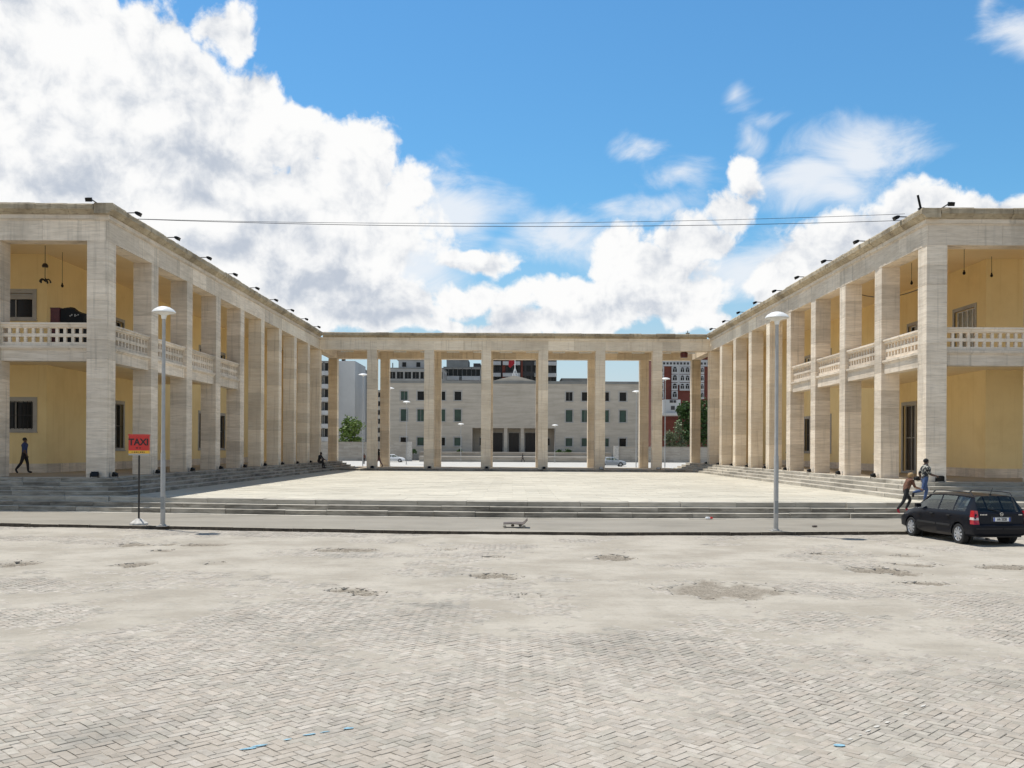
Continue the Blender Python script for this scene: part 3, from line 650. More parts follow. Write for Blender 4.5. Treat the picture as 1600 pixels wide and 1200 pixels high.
# ------------------------------------------------------------------ colonnade at the back
col = thing('colonnade', (0, 84, ZG), 'long travertine colonnade of tall square columns closing the terrace', 'colonnade')
xl, xr = -17.15, 17.45; gap = (xr - xl - 6 * CW) / 7
cx = [xl + gap * (i + 1) + CW * i + CW / 2 for i in range(6)]
for D_ in (84.0, 92.4):
    for x in cx: column(col, x, D_ + CW / 2, ZG, SMG)
k = MB(); k.box(-15.2, 15.4, 83.5, 93.7, .3, ZG - .004); k.build('floor', M['floor'], col)
x = -15.6
while x < 15.6:
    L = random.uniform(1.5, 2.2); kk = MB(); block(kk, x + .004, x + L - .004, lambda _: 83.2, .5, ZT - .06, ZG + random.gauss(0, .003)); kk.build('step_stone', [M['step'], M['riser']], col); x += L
for D_ in (84.0, 92.4):
    k = MB(); k.box(xl + .1, xr - .1, D_ + .06, D_ + .80, ZL, ZM - .002); k.build('lintel_core', M['travtan'], col)
    for i in range(7):
        a = xl + (gap + CW) * i - .0; b_ = a + gap + CW; b_ = min(b_, xr); cut = a + (b_ - a) * random.uniform(.35, .65)
        for p, r in ((a, cut), (cut, b_)):
            for f0, f1 in ((-.012, .055), (.805, .877)):
                kk = MB(); kk.box(p + .003, r - .003, D_ + f0, D_ + f1, ZL - .004, ZM - .004); kk.build('lintel_slab', M['travtan'], col)
k = MB(); k.box(xl + .09, xr - .09, 83.915, 84.4, ZM, ZC - .003); k.box(xl + .06, xr - .06, 83.95, 84.4, ZM - .05, ZM - .003); k.build('moulding', M['travtan'], col)
cornice_run(col, xl + .3, xr - .3, lambda t, n_, z: (t, 84.0 - n_, z))
k = MB(); k.box(xl + .5, xr - .5, 84.47, 93.6, ZC + .01, ZR - .05); k.build('roof', M['concrete'], col)
k = MB(); k.box(xl + .8, xr - .8, 84.81, 92.46, 12.0, 12.2); k.build('ceiling', M['travtan'], col)
for i in range(7):
    for j in (.25, .75):
        x = xl + (gap + CW) * (i + j); k = MB(); k.box(x - .6, x + .6, 90.6, 90.84, 11.80, 11.92); k.box(x - .55, x + .55, 90.68, 90.76, 11.92, 12.0); k.build('tube_light', M['white'], col)
# ------------------------------------------------------------------ beyond the colonnade
k = MB(); k.quad((-400, 94, .02), (400, 94, .02), (400, 1200, .02), (-400, 1200, .02)); tag(k.build('street', M['road']), kind='structure')
def X_(x, D): return (x - VX) * D / F
def Z_(y, D): return H + (VY - y) * D / F
# institute
Dq = 200.0; inst_b = thing('institute_building', (0, 205, .02), 'long pale stone institute with rows of green windows and a pillared porch', 'building')
x0, x1 = X_(604, Dq), X_(1001, Dq); zt = Z_(597, Dq); zb = .02
U, Vz, N = (1, 0, 0), (0, 0, 1), (0, -1, 0); O = (0, Dq, 0)
wc = [631, 657, 690, 715, 889, 914, 946, 973]; rows_ = [(612, 626, 5.4), (640, 659, 5.4), (684, 697, 5.4)]
ops = [(X_(c - h_, Dq), X_(c + h_, Dq), Z_(b_, Dq), Z_(a, Dq)) for c in wc for a, b_, h_ in rows_]
porch = (X_(738, Dq), X_(868, Dq), 1.2, Z_(669, Dq))
k = MB(); k.wall(O, U, Vz, N, x0, x1, zb, zt, ops + [porch], .45)
k.box(x0, x0 + .01, Dq, Dq + 16, zb, zt); k.box(x1 - .01, x1, Dq, Dq + 16, zb, zt); k.quad((x0, Dq, zt), (x1, Dq, zt), (x1, Dq + 16, zt), (x0, Dq + 16, zt)); k.quad((x0, Dq + 16, zb), (x0, Dq + 16, zt), (x1, Dq + 16, zt), (x1, Dq + 16, zb))
k.build('wall', M['facade'], inst_b)
k = MB(); k.box(x0 - .25, x1 + .25, Dq - .25, Dq + 16.2, zt, zt + .22); k.box(x0 - .15, x1 + .15, Dq - .12, Dq + .0, zt - .35, zt - .002); k.build('cornice', M['greywall'], inst_b)
for i, op in enumerate(ops):
    window(inst_b, O, U, Vz, N, op, .35, .22, 2 if i % 4 == 0 else 1, 'greenpane' if (i % 3 == 1 or random.random() < .35) else 'pane', proud=.06, sm_='frame', trans=0)
# porch
pa, pb, pz0, pz1 = porch; k = MB()
zd = Z_(676, Dq)
doors = [(X_(c - 8, Dq), X_(c + 8, Dq), 1.2, zd) for c in (777, 803, 829)]
sidew = [(X_(748, Dq), X_(755, Dq), Z_(696, Dq), Z_(684, Dq)), (X_(853, Dq), X_(860, Dq), Z_(696, Dq), Z_(684, Dq))]
k.wall((0, Dq + 4, 0), U, Vz, N, pa, pb, pz0, pz1, doors + sidew, .3)
k.box(pa - .3, pa, Dq + .45, Dq + 4.3, pz0, pz1); k.box(pb, pb + .3, Dq + .45, Dq + 4.3, pz0, pz1); k.box(pa, pb, Dq + .45, Dq + 4.3, pz1, pz1 + .3); k.box(pa, pb, Dq - 1.2, Dq + 4, .02, pz0); k.build('porch', M['facade'], inst_b)
for dr in doors: window(inst_b, (0, Dq + 4, 0), U, Vz, N, dr, .25, .2, 2, 'door', sill=False, sm_='metal')
for dr in sidew: window(inst_b, (0, Dq + 4, 0), U, Vz, N, dr, .25, .15, 1, 'pane', sm_='frame')
for c in (764, 790, 816, 842): kk = MB(); kk.box(X_(c - 2.6, Dq), X_(c + 2.6, Dq), Dq + .1, Dq + .9, 1.2, pz1 - .004); kk.build('porch_pillar', M['facade'], inst_b)
# low gable, statue and flag over the porch
ga, gb_, gz = X_(768, Dq), X_(838, Dq), Z_(588, Dq); k = MB()
z0 = zt + .225; k.rings([[(ga, Dq + .3, z0), (gb_, Dq + .3, z0), ((ga + gb_) / 2, Dq + .3, gz + .2)], [(ga, Dq + 3, z0), (gb_, Dq + 3, z0), ((ga + gb_) / 2, Dq + 3, gz + .2)]]); k.build('gable', M['facade'], inst_b)
M['flagred'] = plain('red_flag_cloth', (.32, .012, .02), .8)
def flag():
    t = thing('flag', (X_(804, Dq), Dq + 2, gz + .1), 'plain red flag drooping from a white pole above the institute porch', 'flag')
    p = wl(t); k = MB(); k.tube([(p[0], p[1], p[2] - .2), (p[0], p[1], p[2] + 5.0)], .09, 8); k.ball((p[0], p[1], p[2] + 5.1), .16, .16, .16); k.tube([(p[0] - .6, p[1], p[2] - .1), (p[0], p[1], p[2] + 1.9)], .08, 6); k.tube([(p[0] + .7, p[1], p[2] - .1), (p[0], p[1], p[2] + 1.9)], .08, 6); k.box(p[0] - .35, p[0] + .35, p[1] - .3, p[1] + .3, p[2] - .25, p[2] + .25); k.build('pole', M['white'], t)
    k = MB(); rs = []
    for i in range(12):
        u = i / 11; x = p[0] - .1 - 1.25 * u; sg = .12 * math.sin(u * 11); rs.append([(x, p[1] + sg, p[2] + 4.6 - u * 1.3), (x + .03, p[1] + sg + .02, p[2] + 4.6 - u * 1.3), (x + .35 * u, p[1] - sg, p[2] + 2.7 - u * .9), (x - .03, p[1] + sg * .5 + .03, p[2] + 3.3 - u * 1.1)])
    k.rings(rs); k.build('cloth', M['flagred'], t, smooth=True)
flag()
# terraces, boundary walls
for (y_, Da, Db, nm, lab) in ((709, 190, 199.5, 'raised_platform', None), (716, 181, 190.5, 'raised_platform', None)):
    k = MB(); k.box(X_(655, Da), X_(955, Da), Da, Db, .0, Z_(y_, Da)); k.box(X_(655, Da) - .1, X_(955, Da) + .1, Da - .15, Db, Z_(y_, Da) + .004, Z_(y_, Da) + .3); tag(k.build(nm, M['wallstone']), kind='structure')
def bwall(xa, xb, D_, ytop, pier, label):
    a, b_ = X_(xa, D_), X_(xb, D_); zt_ = Z_(ytop, D_); t = thing('boundary_wall', ((a + b_) / 2, D_, 0), label, 'wall'); n_ = 6
    for i in range(n_):
        z0, z1 = .02 + (zt_ - .02) * i / n_, .02 + (zt_ - .02) * (i + 1) / n_; x = a + (1.4 if i % 2 else 0); lo = a
        while lo < b_ - .05:
            hi = min(b_, x + 2.8); x = hi
            kk = MB(); kk.box(lo + .015, hi - .015, D_ + random.gauss(0, .01), D_ + .6, z0 + .012, z1 - .012); kk.build('stone', M['wallstone'], t); lo = hi
    kk = MB(); kk.box(a, b_, D_ + .06, D_ + .55, .02, zt_ - .03); kk.build('wall_core', M['greywall'], t)
    kk = MB(); kk.box(a - .1, b_ + .1, D_ - .08, D_ + .68, zt_ + .004, zt_ + .16); kk.build('coping', M['wallstone'], t)
    if pier is not None: p = X_(pier, D_); kk = MB(); kk.box(p - .45, p + .45, D_ - .3, D_ + .8, .02, zt_ + .25); kk.build('pier', M['concrete'], t)
bwall(470, 640, 186, 693, 640, 'pale coursed stone wall with end pier behind the white car')
bwall(963, 1125, 186, 698, 963, 'pale coursed stone wall with end pier behind the silver car')
# ---- buildings behind
def block_building(name, label, x0, x1, D_, depth, zt_, wallm, cols, rws, ww=1.2, wh=1.5, slabs=False, skip=0.0, parapet=.8, side=True, pane='pane', arch=False, z1=None):
    t = thing(name, ((x0 + x1) / 2, D_ + depth / 2, .02), label, 'building'); ops = []
    z1 = z1 or 1.0; fh = (zt_ - z1) / rws
    for r in range(rws):
        for c_ in range(cols):
            if random.random() < skip: continue
            u = x0 + (x1 - x0) * (c_ + .5) / cols; v = z1 + fh * r + fh * .3; ops.append((u - ww / 2, u + ww / 2, v, min(v + wh, z1 + fh * (r + 1) - .2)))
    k = MB(); k.wall((0, D_, 0), (1, 0, 0), (0, 0, 1), (0, -1, 0), x0, x1, .02, zt_, ops, .3)
    sx_ = x1 if x0 < 0 else x0; sN = (1, 0, 0) if x0 < 0 else (-1, 0, 0); sops = []
    if side:
        for r in range(rws):
            for c_ in range(max(1, int(depth / 4))): u = D_ + 2 + 4 * c_; v = z1 + fh * r + fh * .3; sops.append((u - .6, u + .6, v, v + min(wh, fh * .6)))
    k.wall((sx_, 0, 0), (0, 1, 0), (0, 0, 1), sN, D_, D_ + depth, .02, zt_, sops, .3)
    ox_ = x0 if x0 < 0 else x1; k.quad((ox_, D_, .02), (ox_, D_ + depth, .02), (ox_, D_ + depth, zt_), (ox_, D_, zt_)); k.quad((x0, D_ + depth, .02), (x1, D_ + depth, .02), (x1, D_ + depth, zt_), (x0, D_ + depth, zt_)); k.quad((x0, D_, zt_), (x1, D_, zt_), (x1, D_ + depth, zt_), (x0, D_ + depth, zt_))
    k.build('wall', M[wallm], t)
    for op in ops: window(t, (0, D_, 0), (1, 0, 0), (0, 0, 1), (0, -1, 0), op, .22, .12, 2 if op[1] - op[0] > 1 else 1, pane, sm_='metal' if wallm == 'blackwall' else 'frame', frm='metal' if wallm == 'blackwall' else 'frame', sill=True)
    for op in sops: window(t, (sx_, 0, 0), (0, 1, 0), (0, 0, 1), sN, op, .22, .1, 1, pane, sm_='frame', sill=False)
    k = MB(); k.box(x0 - .15, x1 + .15, D_ - .15, D_ + depth + .1, zt_ + .004, zt_ + parapet * .3); k.build('parapet', M['greywall'], t)
    if slabs:
        for r in range(1, rws + 1):
            z = z1 + fh * r - .1; segs = [(x0, x0 + (x1 - x0) * .42), (x0 + (x1 - x0) * .5, x1)] if slabs == 2 else [(x0, x1)]
            for a, b_ in segs:
                k = MB(); k.box(a, b_, D_ - 1.3, D_ - .004, z - fh, z - fh + .18); k.box(a, b_, D_ - 1.3, D_ - 1.18, z - fh + .184, z - fh + 1.05); k.box(a, a + .12, D_ - 1.17, D_ - .01, z - fh + .184, z - fh + 1.05); k.box(b_ - .12, b_, D_ - 1.17, D_ - .01, z - fh + .184, z - fh + 1.05)
                k.build('balcony', M['slabwhite'], t)
    return t
M['slabwhite'] = plain('balcony_parapet', (.46, .455, .44), .7, noise=.12, nscale=.4)
M['blackwall'] = plain('dark_glazed_facade', (.03, .027, .026), .5, noise=.4, nscale=.25)
# white slab with a blank side wall, seen past the end of the colonnade
t = block_building('apartment_tower', 'tall white apartment block with a blank side and dark balcony bays', X_(478, 230), X_(519, 230), 230, 18, Z_(567, 230), 'whitewall', 3, 7, 2.4, 2.2, slabs=1, side=False, pane='pane')
k = MB(); k.box(X_(519, 230) + .01, X_(552.5, 230), 231.5, 248, .02, Z_(565, 231)); k.build('blank_wall', M['whitewall'], t)
k = MB(); k.box(X_(532, 235), X_(536, 235), 236, 238, Z_(565, 231), Z_(561, 235)); k.build('chimney', M['black'], t)
block_building('apartment_block', 'grey stepped flats with jutting balconies beside the blank white tower', X_(553, 250), X_(564, 250), 250, 25, Z_(577, 250), 'greywall', 2, 8, .9, 1.3, slabs=1)
block_building('apartment_block', 'cream flats showing behind the thin lamp post and green tree', X_(556, 290), X_(607, 290), 290, 18, Z_(612, 290), 'beigewall', 8, 7, 1.3, 1.5)
M['greyflat'] = stone('flat_grey_render', (.36, .35, .33), (.42, .41, .39), (.28, .27, .26), scale=(.2, .2, .2), orand=0)
t = block_building('penthouse_building', 'grey flats with a stepped roof rising over the institute, beside the cream flats', X_(606, 226), X_(692, 226), 226, 12, Z_(577, 226), 'greyflat', 7, 6, 1.6, 1.7, z1=.9)
k = MB(); k.box(X_(622, 229), X_(662, 229), 229, 237, Z_(577, 226) + .02, Z_(563, 229)); k.box(X_(619, 229), X_(664, 229), 228.6, 237.4, Z_(563, 229) + .004, Z_(562, 229)); k.build('roof_room', M['greyflat'], t)
for a, b_ in ((628, 634), (650, 656)): k = MB(); k.box(X_(a, 229), X_(b_, 229), 228.9, 229.02, Z_(574, 229), Z_(567, 229)); k.build('window', M['pane'], t)
k = MB(); k.tube([(X_(613, 227), 227, Z_(577, 226)), (X_(613, 227), 227, Z_(568, 227))], .12); k.build('vent_pipe', M['metal'], t)
t = block_building('stepped_flats', 'dark grey stepped flats with deep balconies between pale flats and black tower', X_(693, 240), X_(750, 240), 240, 14, Z_(575, 240), 'greywall', 4, 7, 2.2, 1.9, slabs=2)
k = MB(); k.box(X_(697, 243), X_(731, 243), 243, 252, Z_(575, 240) + .02, Z_(562, 243)); k.box(X_(703, 243), X_(709, 243), 242.95, 243, Z_(575, 240) + .4, Z_(566, 243)); k.build('roof_room', M['greywall'], t)
k = MB(); k.box(X_(739, 242), X_(750, 242), 242, 250, Z_(575, 240) + .02, Z_(568, 242)); k.build('roof_room', M['blackwall'], t)
# black and red tower with white balcony bands
t = block_building('balcony_tower', 'black tower with white balcony bands behind the flag', X_(752, 250), X_(869, 250), 250, 18, Z_(553, 250), 'blackwall', 12, 10, 1.1, 1.5, side=True, z1=.5)
fh = 18 * 250 / F
for r in range(9):
    z = Z_(589 - 18 * r, 250) if r < 3 else None
    if z is None: continue
    for a, b_, m_ in ((752, 782, 'slabwhite'), (785, 812, 'slabwhite'), (834, 845, 'greywall'), (845, 869, 'slabwhite')):
        k = MB(); k.box(X_(a, 250), X_(b_, 250), 248.6, 249.98, z, z + .2); k.box(X_(a, 250), X_(b_, 250), 248.6, 248.75, z + .204, z + .95); k.build('balcony', M[m_], t)
for a, b_ in ((784, 789), (813, 816)): k = MB(); k.box(X_(a, 250), X_(b_, 250), 249.3, 249.97, 1, Z_(556, 250)); k.build('red_bay', M['redwall'], t)
block_building('apartment_block', 'low grey roof block peeking over the institute, nearer the red tower', X_(877, 260), X_(922, 260), 260, 12, Z_(592, 260), 'greywall', 6, 6, 1.2, 1.2)
# red and white arched tower
Dr = 260.0; xa, xb = X_(1018, Dr), X_(1135, Dr); zt_ = Z_(556, Dr)
t = thing('arched_tower', ((xa + xb) / 2, Dr + 10, .02), 'red apartment tower with white bays of arched windows behind the dark tree', 'building')
k = MB(); k.box(xa, xb, Dr, Dr + 20, .02, zt_); k.build('wall', M['redwall'], t)
k = MB(); k.box(xa - .3, xb + .3, Dr - .7, Dr + 20.3, zt_ - .0, zt_ + 1.0); k.box(xa - .1, xb + .1, Dr - .45, Dr - .01, Z_(571, Dr), Z_(561, Dr)); k.build('crown_band', M['slabwhite'], t)
k = MB()
for i in range(22):
    u = xa + (xb - xa) * (i + .5) / 22; k.box(u - .28, u + .28, Dr - .5, Dr - .44, Z_(568.5, Dr), Z_(565, Dr))
k.build('crown_slots', M['blackwall'], t)
def arched(a, b_, y0, y1, cols_):
    z0, z1 = Z_(y1, Dr), Z_(y0, Dr); k = MB(); xx0, xx1 = X_(a, Dr), X_(b_, Dr); k.box(xx0, xx1, Dr - .6, Dr - .01, z0, z1); bay = k.build('window_bay', M['slabwhite'], t)
    for i in range(cols_):
        u = xx0 + (xx1 - xx0) * (i + .5) / cols_; hw = min(.62, (xx1 - xx0) / cols_ * .32); k = MB(); zz = z0 + .5; hh = (z1 - z0) * .42
        ring = [(u - hw, zz), (u + hw, zz)] + [(u + hw * math.cos(an), zz + hh + hw * math.sin(an)) for an in [math.pi * j / 6 for j in range(7)]]
        k.rings([[(x, Dr - .7, z) for x, z in ring], [(x, Dr - .55, z) for x, z in ring]]); k.build('arched_pane', M['pane'], bay)
        k = MB(); k.box(u - .05, u + .05, Dr - .76, Dr - .71, zz, zz + hh); k.box(u - hw, u + hw, Dr - .76, Dr - .712, zz + hh - .05, zz + hh + .05); k.build('sash', M['slabwhite'], bay)
for y0, y1 in ((571.5, 583), (584, 596), (597, 609), (610, 622)):
    arched(1048.5, 1058, y0, y1, 1); arched(1061, 1077, y0, y1, 2) if y0 < 600 else None
    arched(1093, 1099, y0, y1, 1); arched(1026, 1036.5, y0, y1, 1)
k = MB(); k.box(X_(1058, Dr), X_(1061, Dr), Dr - .4, Dr - .01, Z_(600, Dr), Z_(571, Dr)); k.build('white_pilaster', M['slabwhite'], t)
k = MB(); k.box(X_(1036, 250), X_(1063, 250), 250, 258, Z_(645, 250), Z_(623, 250)); k.box(X_(1034, 250), X_(1066, 250), 249, 258, Z_(645, 250) - .4, Z_(644, 250)); k.build('podium', M['whitewall'], t)
for a, b_, y0, y1 in ((1046, 1051, 624, 628), (1052, 1056, 624, 628), (1048, 1054, 633, 639)): k = MB(); k.box(X_(a, 250), X_(b_, 250), 249.9, 250.02, Z_(y1, 250), Z_(y0, 250)); k.build('podium_window', M['blackwall'], t)
# a row of far flats closing the view
for (a, b_, y_, lab) in ((380, 470, 600, 'far cream flats beyond the white tower'), (1140, 1260, 610, 'far cream flats beyond the red arched tower')):
    block_building('apartment_block', lab, X_(a, 300), X_(b_, 300), 300, 15, Z_(y_, 300), 'beigewall', 9, 6, 1.3, 1.5)
# ---- trees
def leaf_mat(name, a, b_):
    m_, q, bs = new_mat(name); pos = q.n('ShaderNodeNewGeometry').outputs['Position']
    c = q.mix(q.sm(q.noise(pos, 1.6, 4, .7).outputs[0], .35, .65), a, b_); q.t.links.new(c, bs.inputs['Base Color']); bs.inputs['Roughness'].default_value = .6; bs.inputs['Specular IOR Level'].default_value = .3
    bs.inputs['Transmission Weight'].default_value = 0
    return m_
M['leafl'] = leaf_mat('bright_leaves', (.09, .15, .025), (.16, .22, .05)); M['leafd'] = leaf_mat('dark_leaves', (.025, .055, .014), (.07, .13, .03)); M['leafp'] = leaf_mat('pale_leaves', (.10, .13, .06), (.2, .22, .13))
M['bark'] = plain('bark', (.12, .09, .06), .9, noise=.3)
def foliage(k, lobes, nleaf, size):
    for (c_, r) in lobes:
        cl = [Vector((random.gauss(0, 1), random.gauss(0, 1), random.gauss(0, 1))).normalized() * random.uniform(.45, 1.05) for _ in range(12)]
        for _ in range(nleaf):
            b_ = random.choice(cl) + Vector((random.gauss(0, .22), random.gauss(0, .22), random.gauss(0, .2)))
            p = Vector((c_[0] + b_.x * r[0], c_[1] + b_.y * r[1], c_[2] + b_.z * r[2])); s = size * random.uniform(.6, 1.3)
            u = Vector((random.gauss(0, 1), random.gauss(0, 1), random.gauss(0, .6))).normalized(); v = u.cross(Vector((random.gauss(0, 1), random.gauss(0, 1), random.gauss(0, 1)))).normalized()
            k.quad(p - u * s, p - v * s * .5, p + u * s, p + v * s * .5)
def tree(label, x, D_, ybase, lobes, leafm, nleaf, size, trunkr=.18, zb=.02, name='tree', cat='tree'):
    bx_ = X_(x, D_); t = thing(name, (bx_, D_, zb), label, cat)
    L = [((X_(a, D_), D_ + dy, Z_(b_, D_)), (rx * D_ / F, rx * D_ / F, ry * D_ / F)) for a, b_, rx, ry, dy in lobes]
    k = MB(); zc = min(l[0][2] for l in L); k.tube([(bx_, D_, zb), (bx_ + .1, D_, zb + (zc - zb) * .6), (bx_ - .05, D_, zc)], trunkr, 7, trunkr * .7)
    for l in L: k.tube([(bx_, D_, zb + (zc - zb) * .7), tuple((Vector((bx_, D_, zc)) + Vector(l[0])) / 2 + Vector((0, 0, -.2))), l[0]], trunkr * .55, 5, trunkr * .15)
    k.build('trunk', M['bark'], t); k = MB(); foliage(k, L, nleaf, size); k.build('crown', M[leafm], t)
tree('small bright green tree above the stone wall, before the blank tower', 546, 192, 700, [(546, 664, 15, 17, 0), (538, 672, 10, 11, 1), (556, 670, 10, 12, -1), (546, 683, 13, 9, 0), (540, 692, 11, 8, 0), (555, 692, 10, 8, .5)], 'leafl', 330, .30)
tree('tall dark green tree in front of the red arched tower', 1078, 193, 700, [(1076, 632, 16, 20, 0), (1068, 640, 12, 14, 1), (1086, 640, 15, 20, 1), (1072, 658, 15, 18, 0), (1090, 665, 15, 20, 0), (1078, 680, 17, 18, 0), (1098, 640, 12, 18, 1), (1100, 680, 12, 20, 0)], 'leafd', 420, .36, .3)
tree('pale grey-green bush by the lamp post, beneath the dark tree', 1050, 190, 700, [(1048, 682, 10, 14, 0), (1043, 690, 7, 12, 0), (1060, 672, 7, 16, 0), (1057, 690, 9, 10, 0), (1066, 694, 8, 8, 0)], 'leafp', 260, .26, .08, name='bush', cat='bush')
for i, (x, w_, lab) in enumerate(((872, 5, 'low dark bush before the institute wall, right beside the porch corner'), (886, 6, 'low dark bush under the first window past the porch'), (718, 3.5, 'tiny dark bush at the institute foot, before the porch'), (645, 5, 'low dark bush by the wall pier near the white car'))):
    tree(lab, x, 196, 708, [(x, 706, w_, 3.2, 0), (x + 2, 705, w_ * .6, 3, .3)], 'leafd', 120, .22, .06, zb=1.5 if x > 660 and x < 950 else .1, name='bush', cat='bush')
M['zincdark'] = plain('post_access_door', (.24, .25, .25), .5, metal=.3, noise=.1)
# ------------------------------------------------------------------ street lamps, sign, floodlights, wires
def street_lamp(x, ybase, ztop, D_, label, z0, r=.063, dish=.56, k_=1.0):
    X = X_(x, D_); t = thing('street_lamp', (X, D_, z0), label, 'street lamp', 'dish street lamps on slim posts')
    k = MB(); hb = z0 + 2.35
    k.lathe(X, D_, [(r * 1.18, z0), (r * 1.18, hb), (r * .95, hb + .03), (r * .85, ztop - .12)], 14); k.build('post', M['zinc'], t, smooth=True)
    k = MB(); k.box(X - .16, X + .16, D_ - .16, D_ + .16, z0, z0 + .025); k.lathe(X, D_, [(.11, z0 + .026), (.11, z0 + .06), (r * 1.2, z0 + .07)], 12); k.build('base_plate', M['zinc'], t)
    k = MB(); k.box(X - .05, X + .05, D_ - r * 1.18 - .004, D_ - r * .9, z0 + .55, z0 + .95); k.build('access_door', M['zincdark'], t)
    k = MB(); k.lathe(X, D_, [(dish * .96, ztop + .06), (dish, ztop + .075), (dish * .97, ztop + .10), (dish * .8, ztop + .17), (dish * .5, ztop + .235), (dish * .2, ztop + .265), (.02, ztop + .27)], 28); k.build('dish', M['lampwhite'], t, smooth=True)
    k = MB(); k.lathe(X, D_, [(r * 1.1, ztop - .14), (r * 1.4, ztop - .02), (dish * .55, ztop + .03), (dish * .9, ztop + .055)], 28); k.build('reflector', M['lampwhite'], t, smooth=True)
    return t
zt1 = px(255, 490, 30.1)[2]; street_lamp(255, 819, zt1, 30.35, 'street lamp on the pavement beside the red taxi sign', ZP, dish=.37)
zt2 = px(1217, 498, 29.4)[2]; street_lamp(1213, 828, zt2, 29.75, 'street lamp on the pavement near the parked black car', ZP, dish=.375)
for (x, y, D_, lab) in ((567, 588, 120, 'tall street lamp seen past the end column, before the green tree'), (609, 609, 135, 'street lamp rising by the rear pillar near the white car'), (635, 630, 150, 'shorter street lamp before the institute, behind the white car'), (720, 664, 178, 'distant street lamp before the institute, nearest its porch on the flats side'),
                        (867, 665, 178, 'distant street lamp against the institute, at the far corner of the porch'), (994, 612, 135, 'street lamp at the institute end, behind the silver car'), (1039, 592, 120, 'street lamp before the dark tree and red tower')):
    street_lamp(x, 720, Z_(y, D_), D_, lab, .02, r=.055, dish=.62)
# taxi sign
Dt = 31.0; p = px(217.5, 816, Dt); Xs = p[0]; t = thing('taxi_sign', (Xs, Dt, ZP), 'red and yellow taxi sign on a thin post in a white concrete foot', 'sign')
k = MB(); k.lathe(Xs, Dt, [(.30, ZP), (.29, ZP + .05), (.12, ZP + .17), (.07, ZP + .2)], 10); k.build('foot', M['concrete'], t)
zs0, zs1 = px(217, 711, Dt)[2], px(217, 681, Dt)[2]; wS = 15.8 * Dt / F
k = MB(); k.lathe(Xs, Dt, [(.032, ZP + .18), (.032, zs0 + .05)], 8); k.build('post', M['metal'], t)
hS = zs1 - zs0
k = MB(); k.box(Xs - wS, Xs + wS, Dt - .05, Dt + .05, zs0 + hS * .235, zs1); k.build('board', M['redsign'], t)
k = MB(); k.box(Xs - wS, Xs + wS, Dt - .05, Dt + .05, zs0 + .05, zs0 + hS * .235 - .003); k.build('lower_strip', M['yellowsign'], t)
k = MB(); k.box(Xs - wS, Xs + wS, Dt - .045, Dt + .045, zs0 - .01, zs0 + .046); k.build('bottom_rail', M['zinc'], t)
k = MB(); k.box(Xs - wS - .01, Xs + wS + .01, Dt - .06, Dt + .06, zs1 + .003, zs1 + .05); k.build('top_rail', M['redsign'], t)
def text(name, s, x, y, z, size, mat_, parent, rotz=0.0, ext=.004, sx=1.0, bold=0.0):
    cu = bpy.data.curves.new(name, 'FONT'); cu.body = s; cu.size = size; cu.extrude = ext; cu.align_x = 'CENTER'; cu.align_y = 'CENTER'; cu.offset = bold
    o = bpy.data.objects.new(name, cu); C.objects.link(o)
    dg = bpy.context.evaluated_depsgraph_get(); me = bpy.data.meshes.new_from_object(o.evaluated_get(dg)); bpy.data.objects.remove(o)
    me.materials.clear(); me.materials.append(mat_); o = bpy.data.objects.new(name, me); C.objects.link(o); o.parent = parent; p_ = wl(parent)
    o.location = (x - p_[0], y - p_[1], z - p_[2]); o.rotation_euler = (R(90), 0, rotz); o.scale = (sx, 1, 1); return o
text('lettering', 'TAXI', Xs, Dt - .053, zs0 + hS * .66, .30, M['print'], t, bold=.009, sx=.98)
k = MB()
for a, b_ in ((-.09, -.02), (.03, .07)): k.box(Xs + a, Xs + b_, Dt - .055, Dt - .051, zs0 + hS * .34, zs0 + hS * .40)
for i in range(7): k.box(Xs - .22 + i * .066, Xs - .22 + i * .066 + (.045 if i % 3 else .02), Dt - .055, Dt - .051, zs0 + hS * .125, zs0 + hS * .175)
k.build('small_print', M['print'], t)
# floodlights at the column feet
def ground_flood(x, y, z, rot, label, bright=False, scale=1.0):
    t = thing('floodlight', (x, y, z), label, 'floodlight', 'floodlights at the column feet'); b = wl(t)
    T = Matrix.Translation(b) @ Matrix.Rotation(rot, 4, 'Z') @ Matrix.Rotation(R(-18), 4, 'X') @ Matrix.Scale(scale * .85, 4)
    def put(nm, prof, mt):
        k = MB(); k.rings([[T @ Vector(p) for p in r] for r in prof]); k.build(nm, mt, t)
    sq = lambda w_, h_, y_, z_: [(-w_, y_, z_ - h_), (w_, y_, z_ - h_), (w_, y_, z_ + h_), (-w_, y_, z_ + h_)]
    put('housing', [sq(.09, .06, .12, .15), sq(.15, .10, .03, .15), sq(.16, .115, -.07, .15)], M['black'])
    put('front_glass', [sq(.145, .105, -.071, .16), sq(.145, .105, -.078, .16)], M['lens'] if bright else M['pane'])  # bright ones get pale glass, the glint painted in
    k = MB()
    for s in (-1, 1): k.box(b[0] + s * .18 - .012, b[0] + s * .18 + .012, b[1] - .02, b[1] + .02, z + .012, z + .2)
    k.box(b[0] - .19, b[0] + .19, b[1] - .05, b[1] + .05, z, z + .012); k.build('bracket', M['metal'], t)
for s, X0, nm in ((-1, 17.15, 'taxi sign side'), (1, 17.45, 'black car side')):
    for i in range(10):
        ground_flood(s * (X0 - .17), D0 + i * BAY + CW / 2 - .1, ZF, s * R(90) + math.pi * (0 if s < 0 else 0), f'black floodlight at the foot of the {ORD[i]} side column from the street, {nm}')
ground_flood(-17.15 - .42, D0 - .18, ZF, 0, 'black floodlight at the street face of the corner column near the taxi sign', scale=1.1)
ground_flood(-21.9, D0 - .18, ZF, 0, 'black floodlight at the street face of the second column past the taxi sign corner')
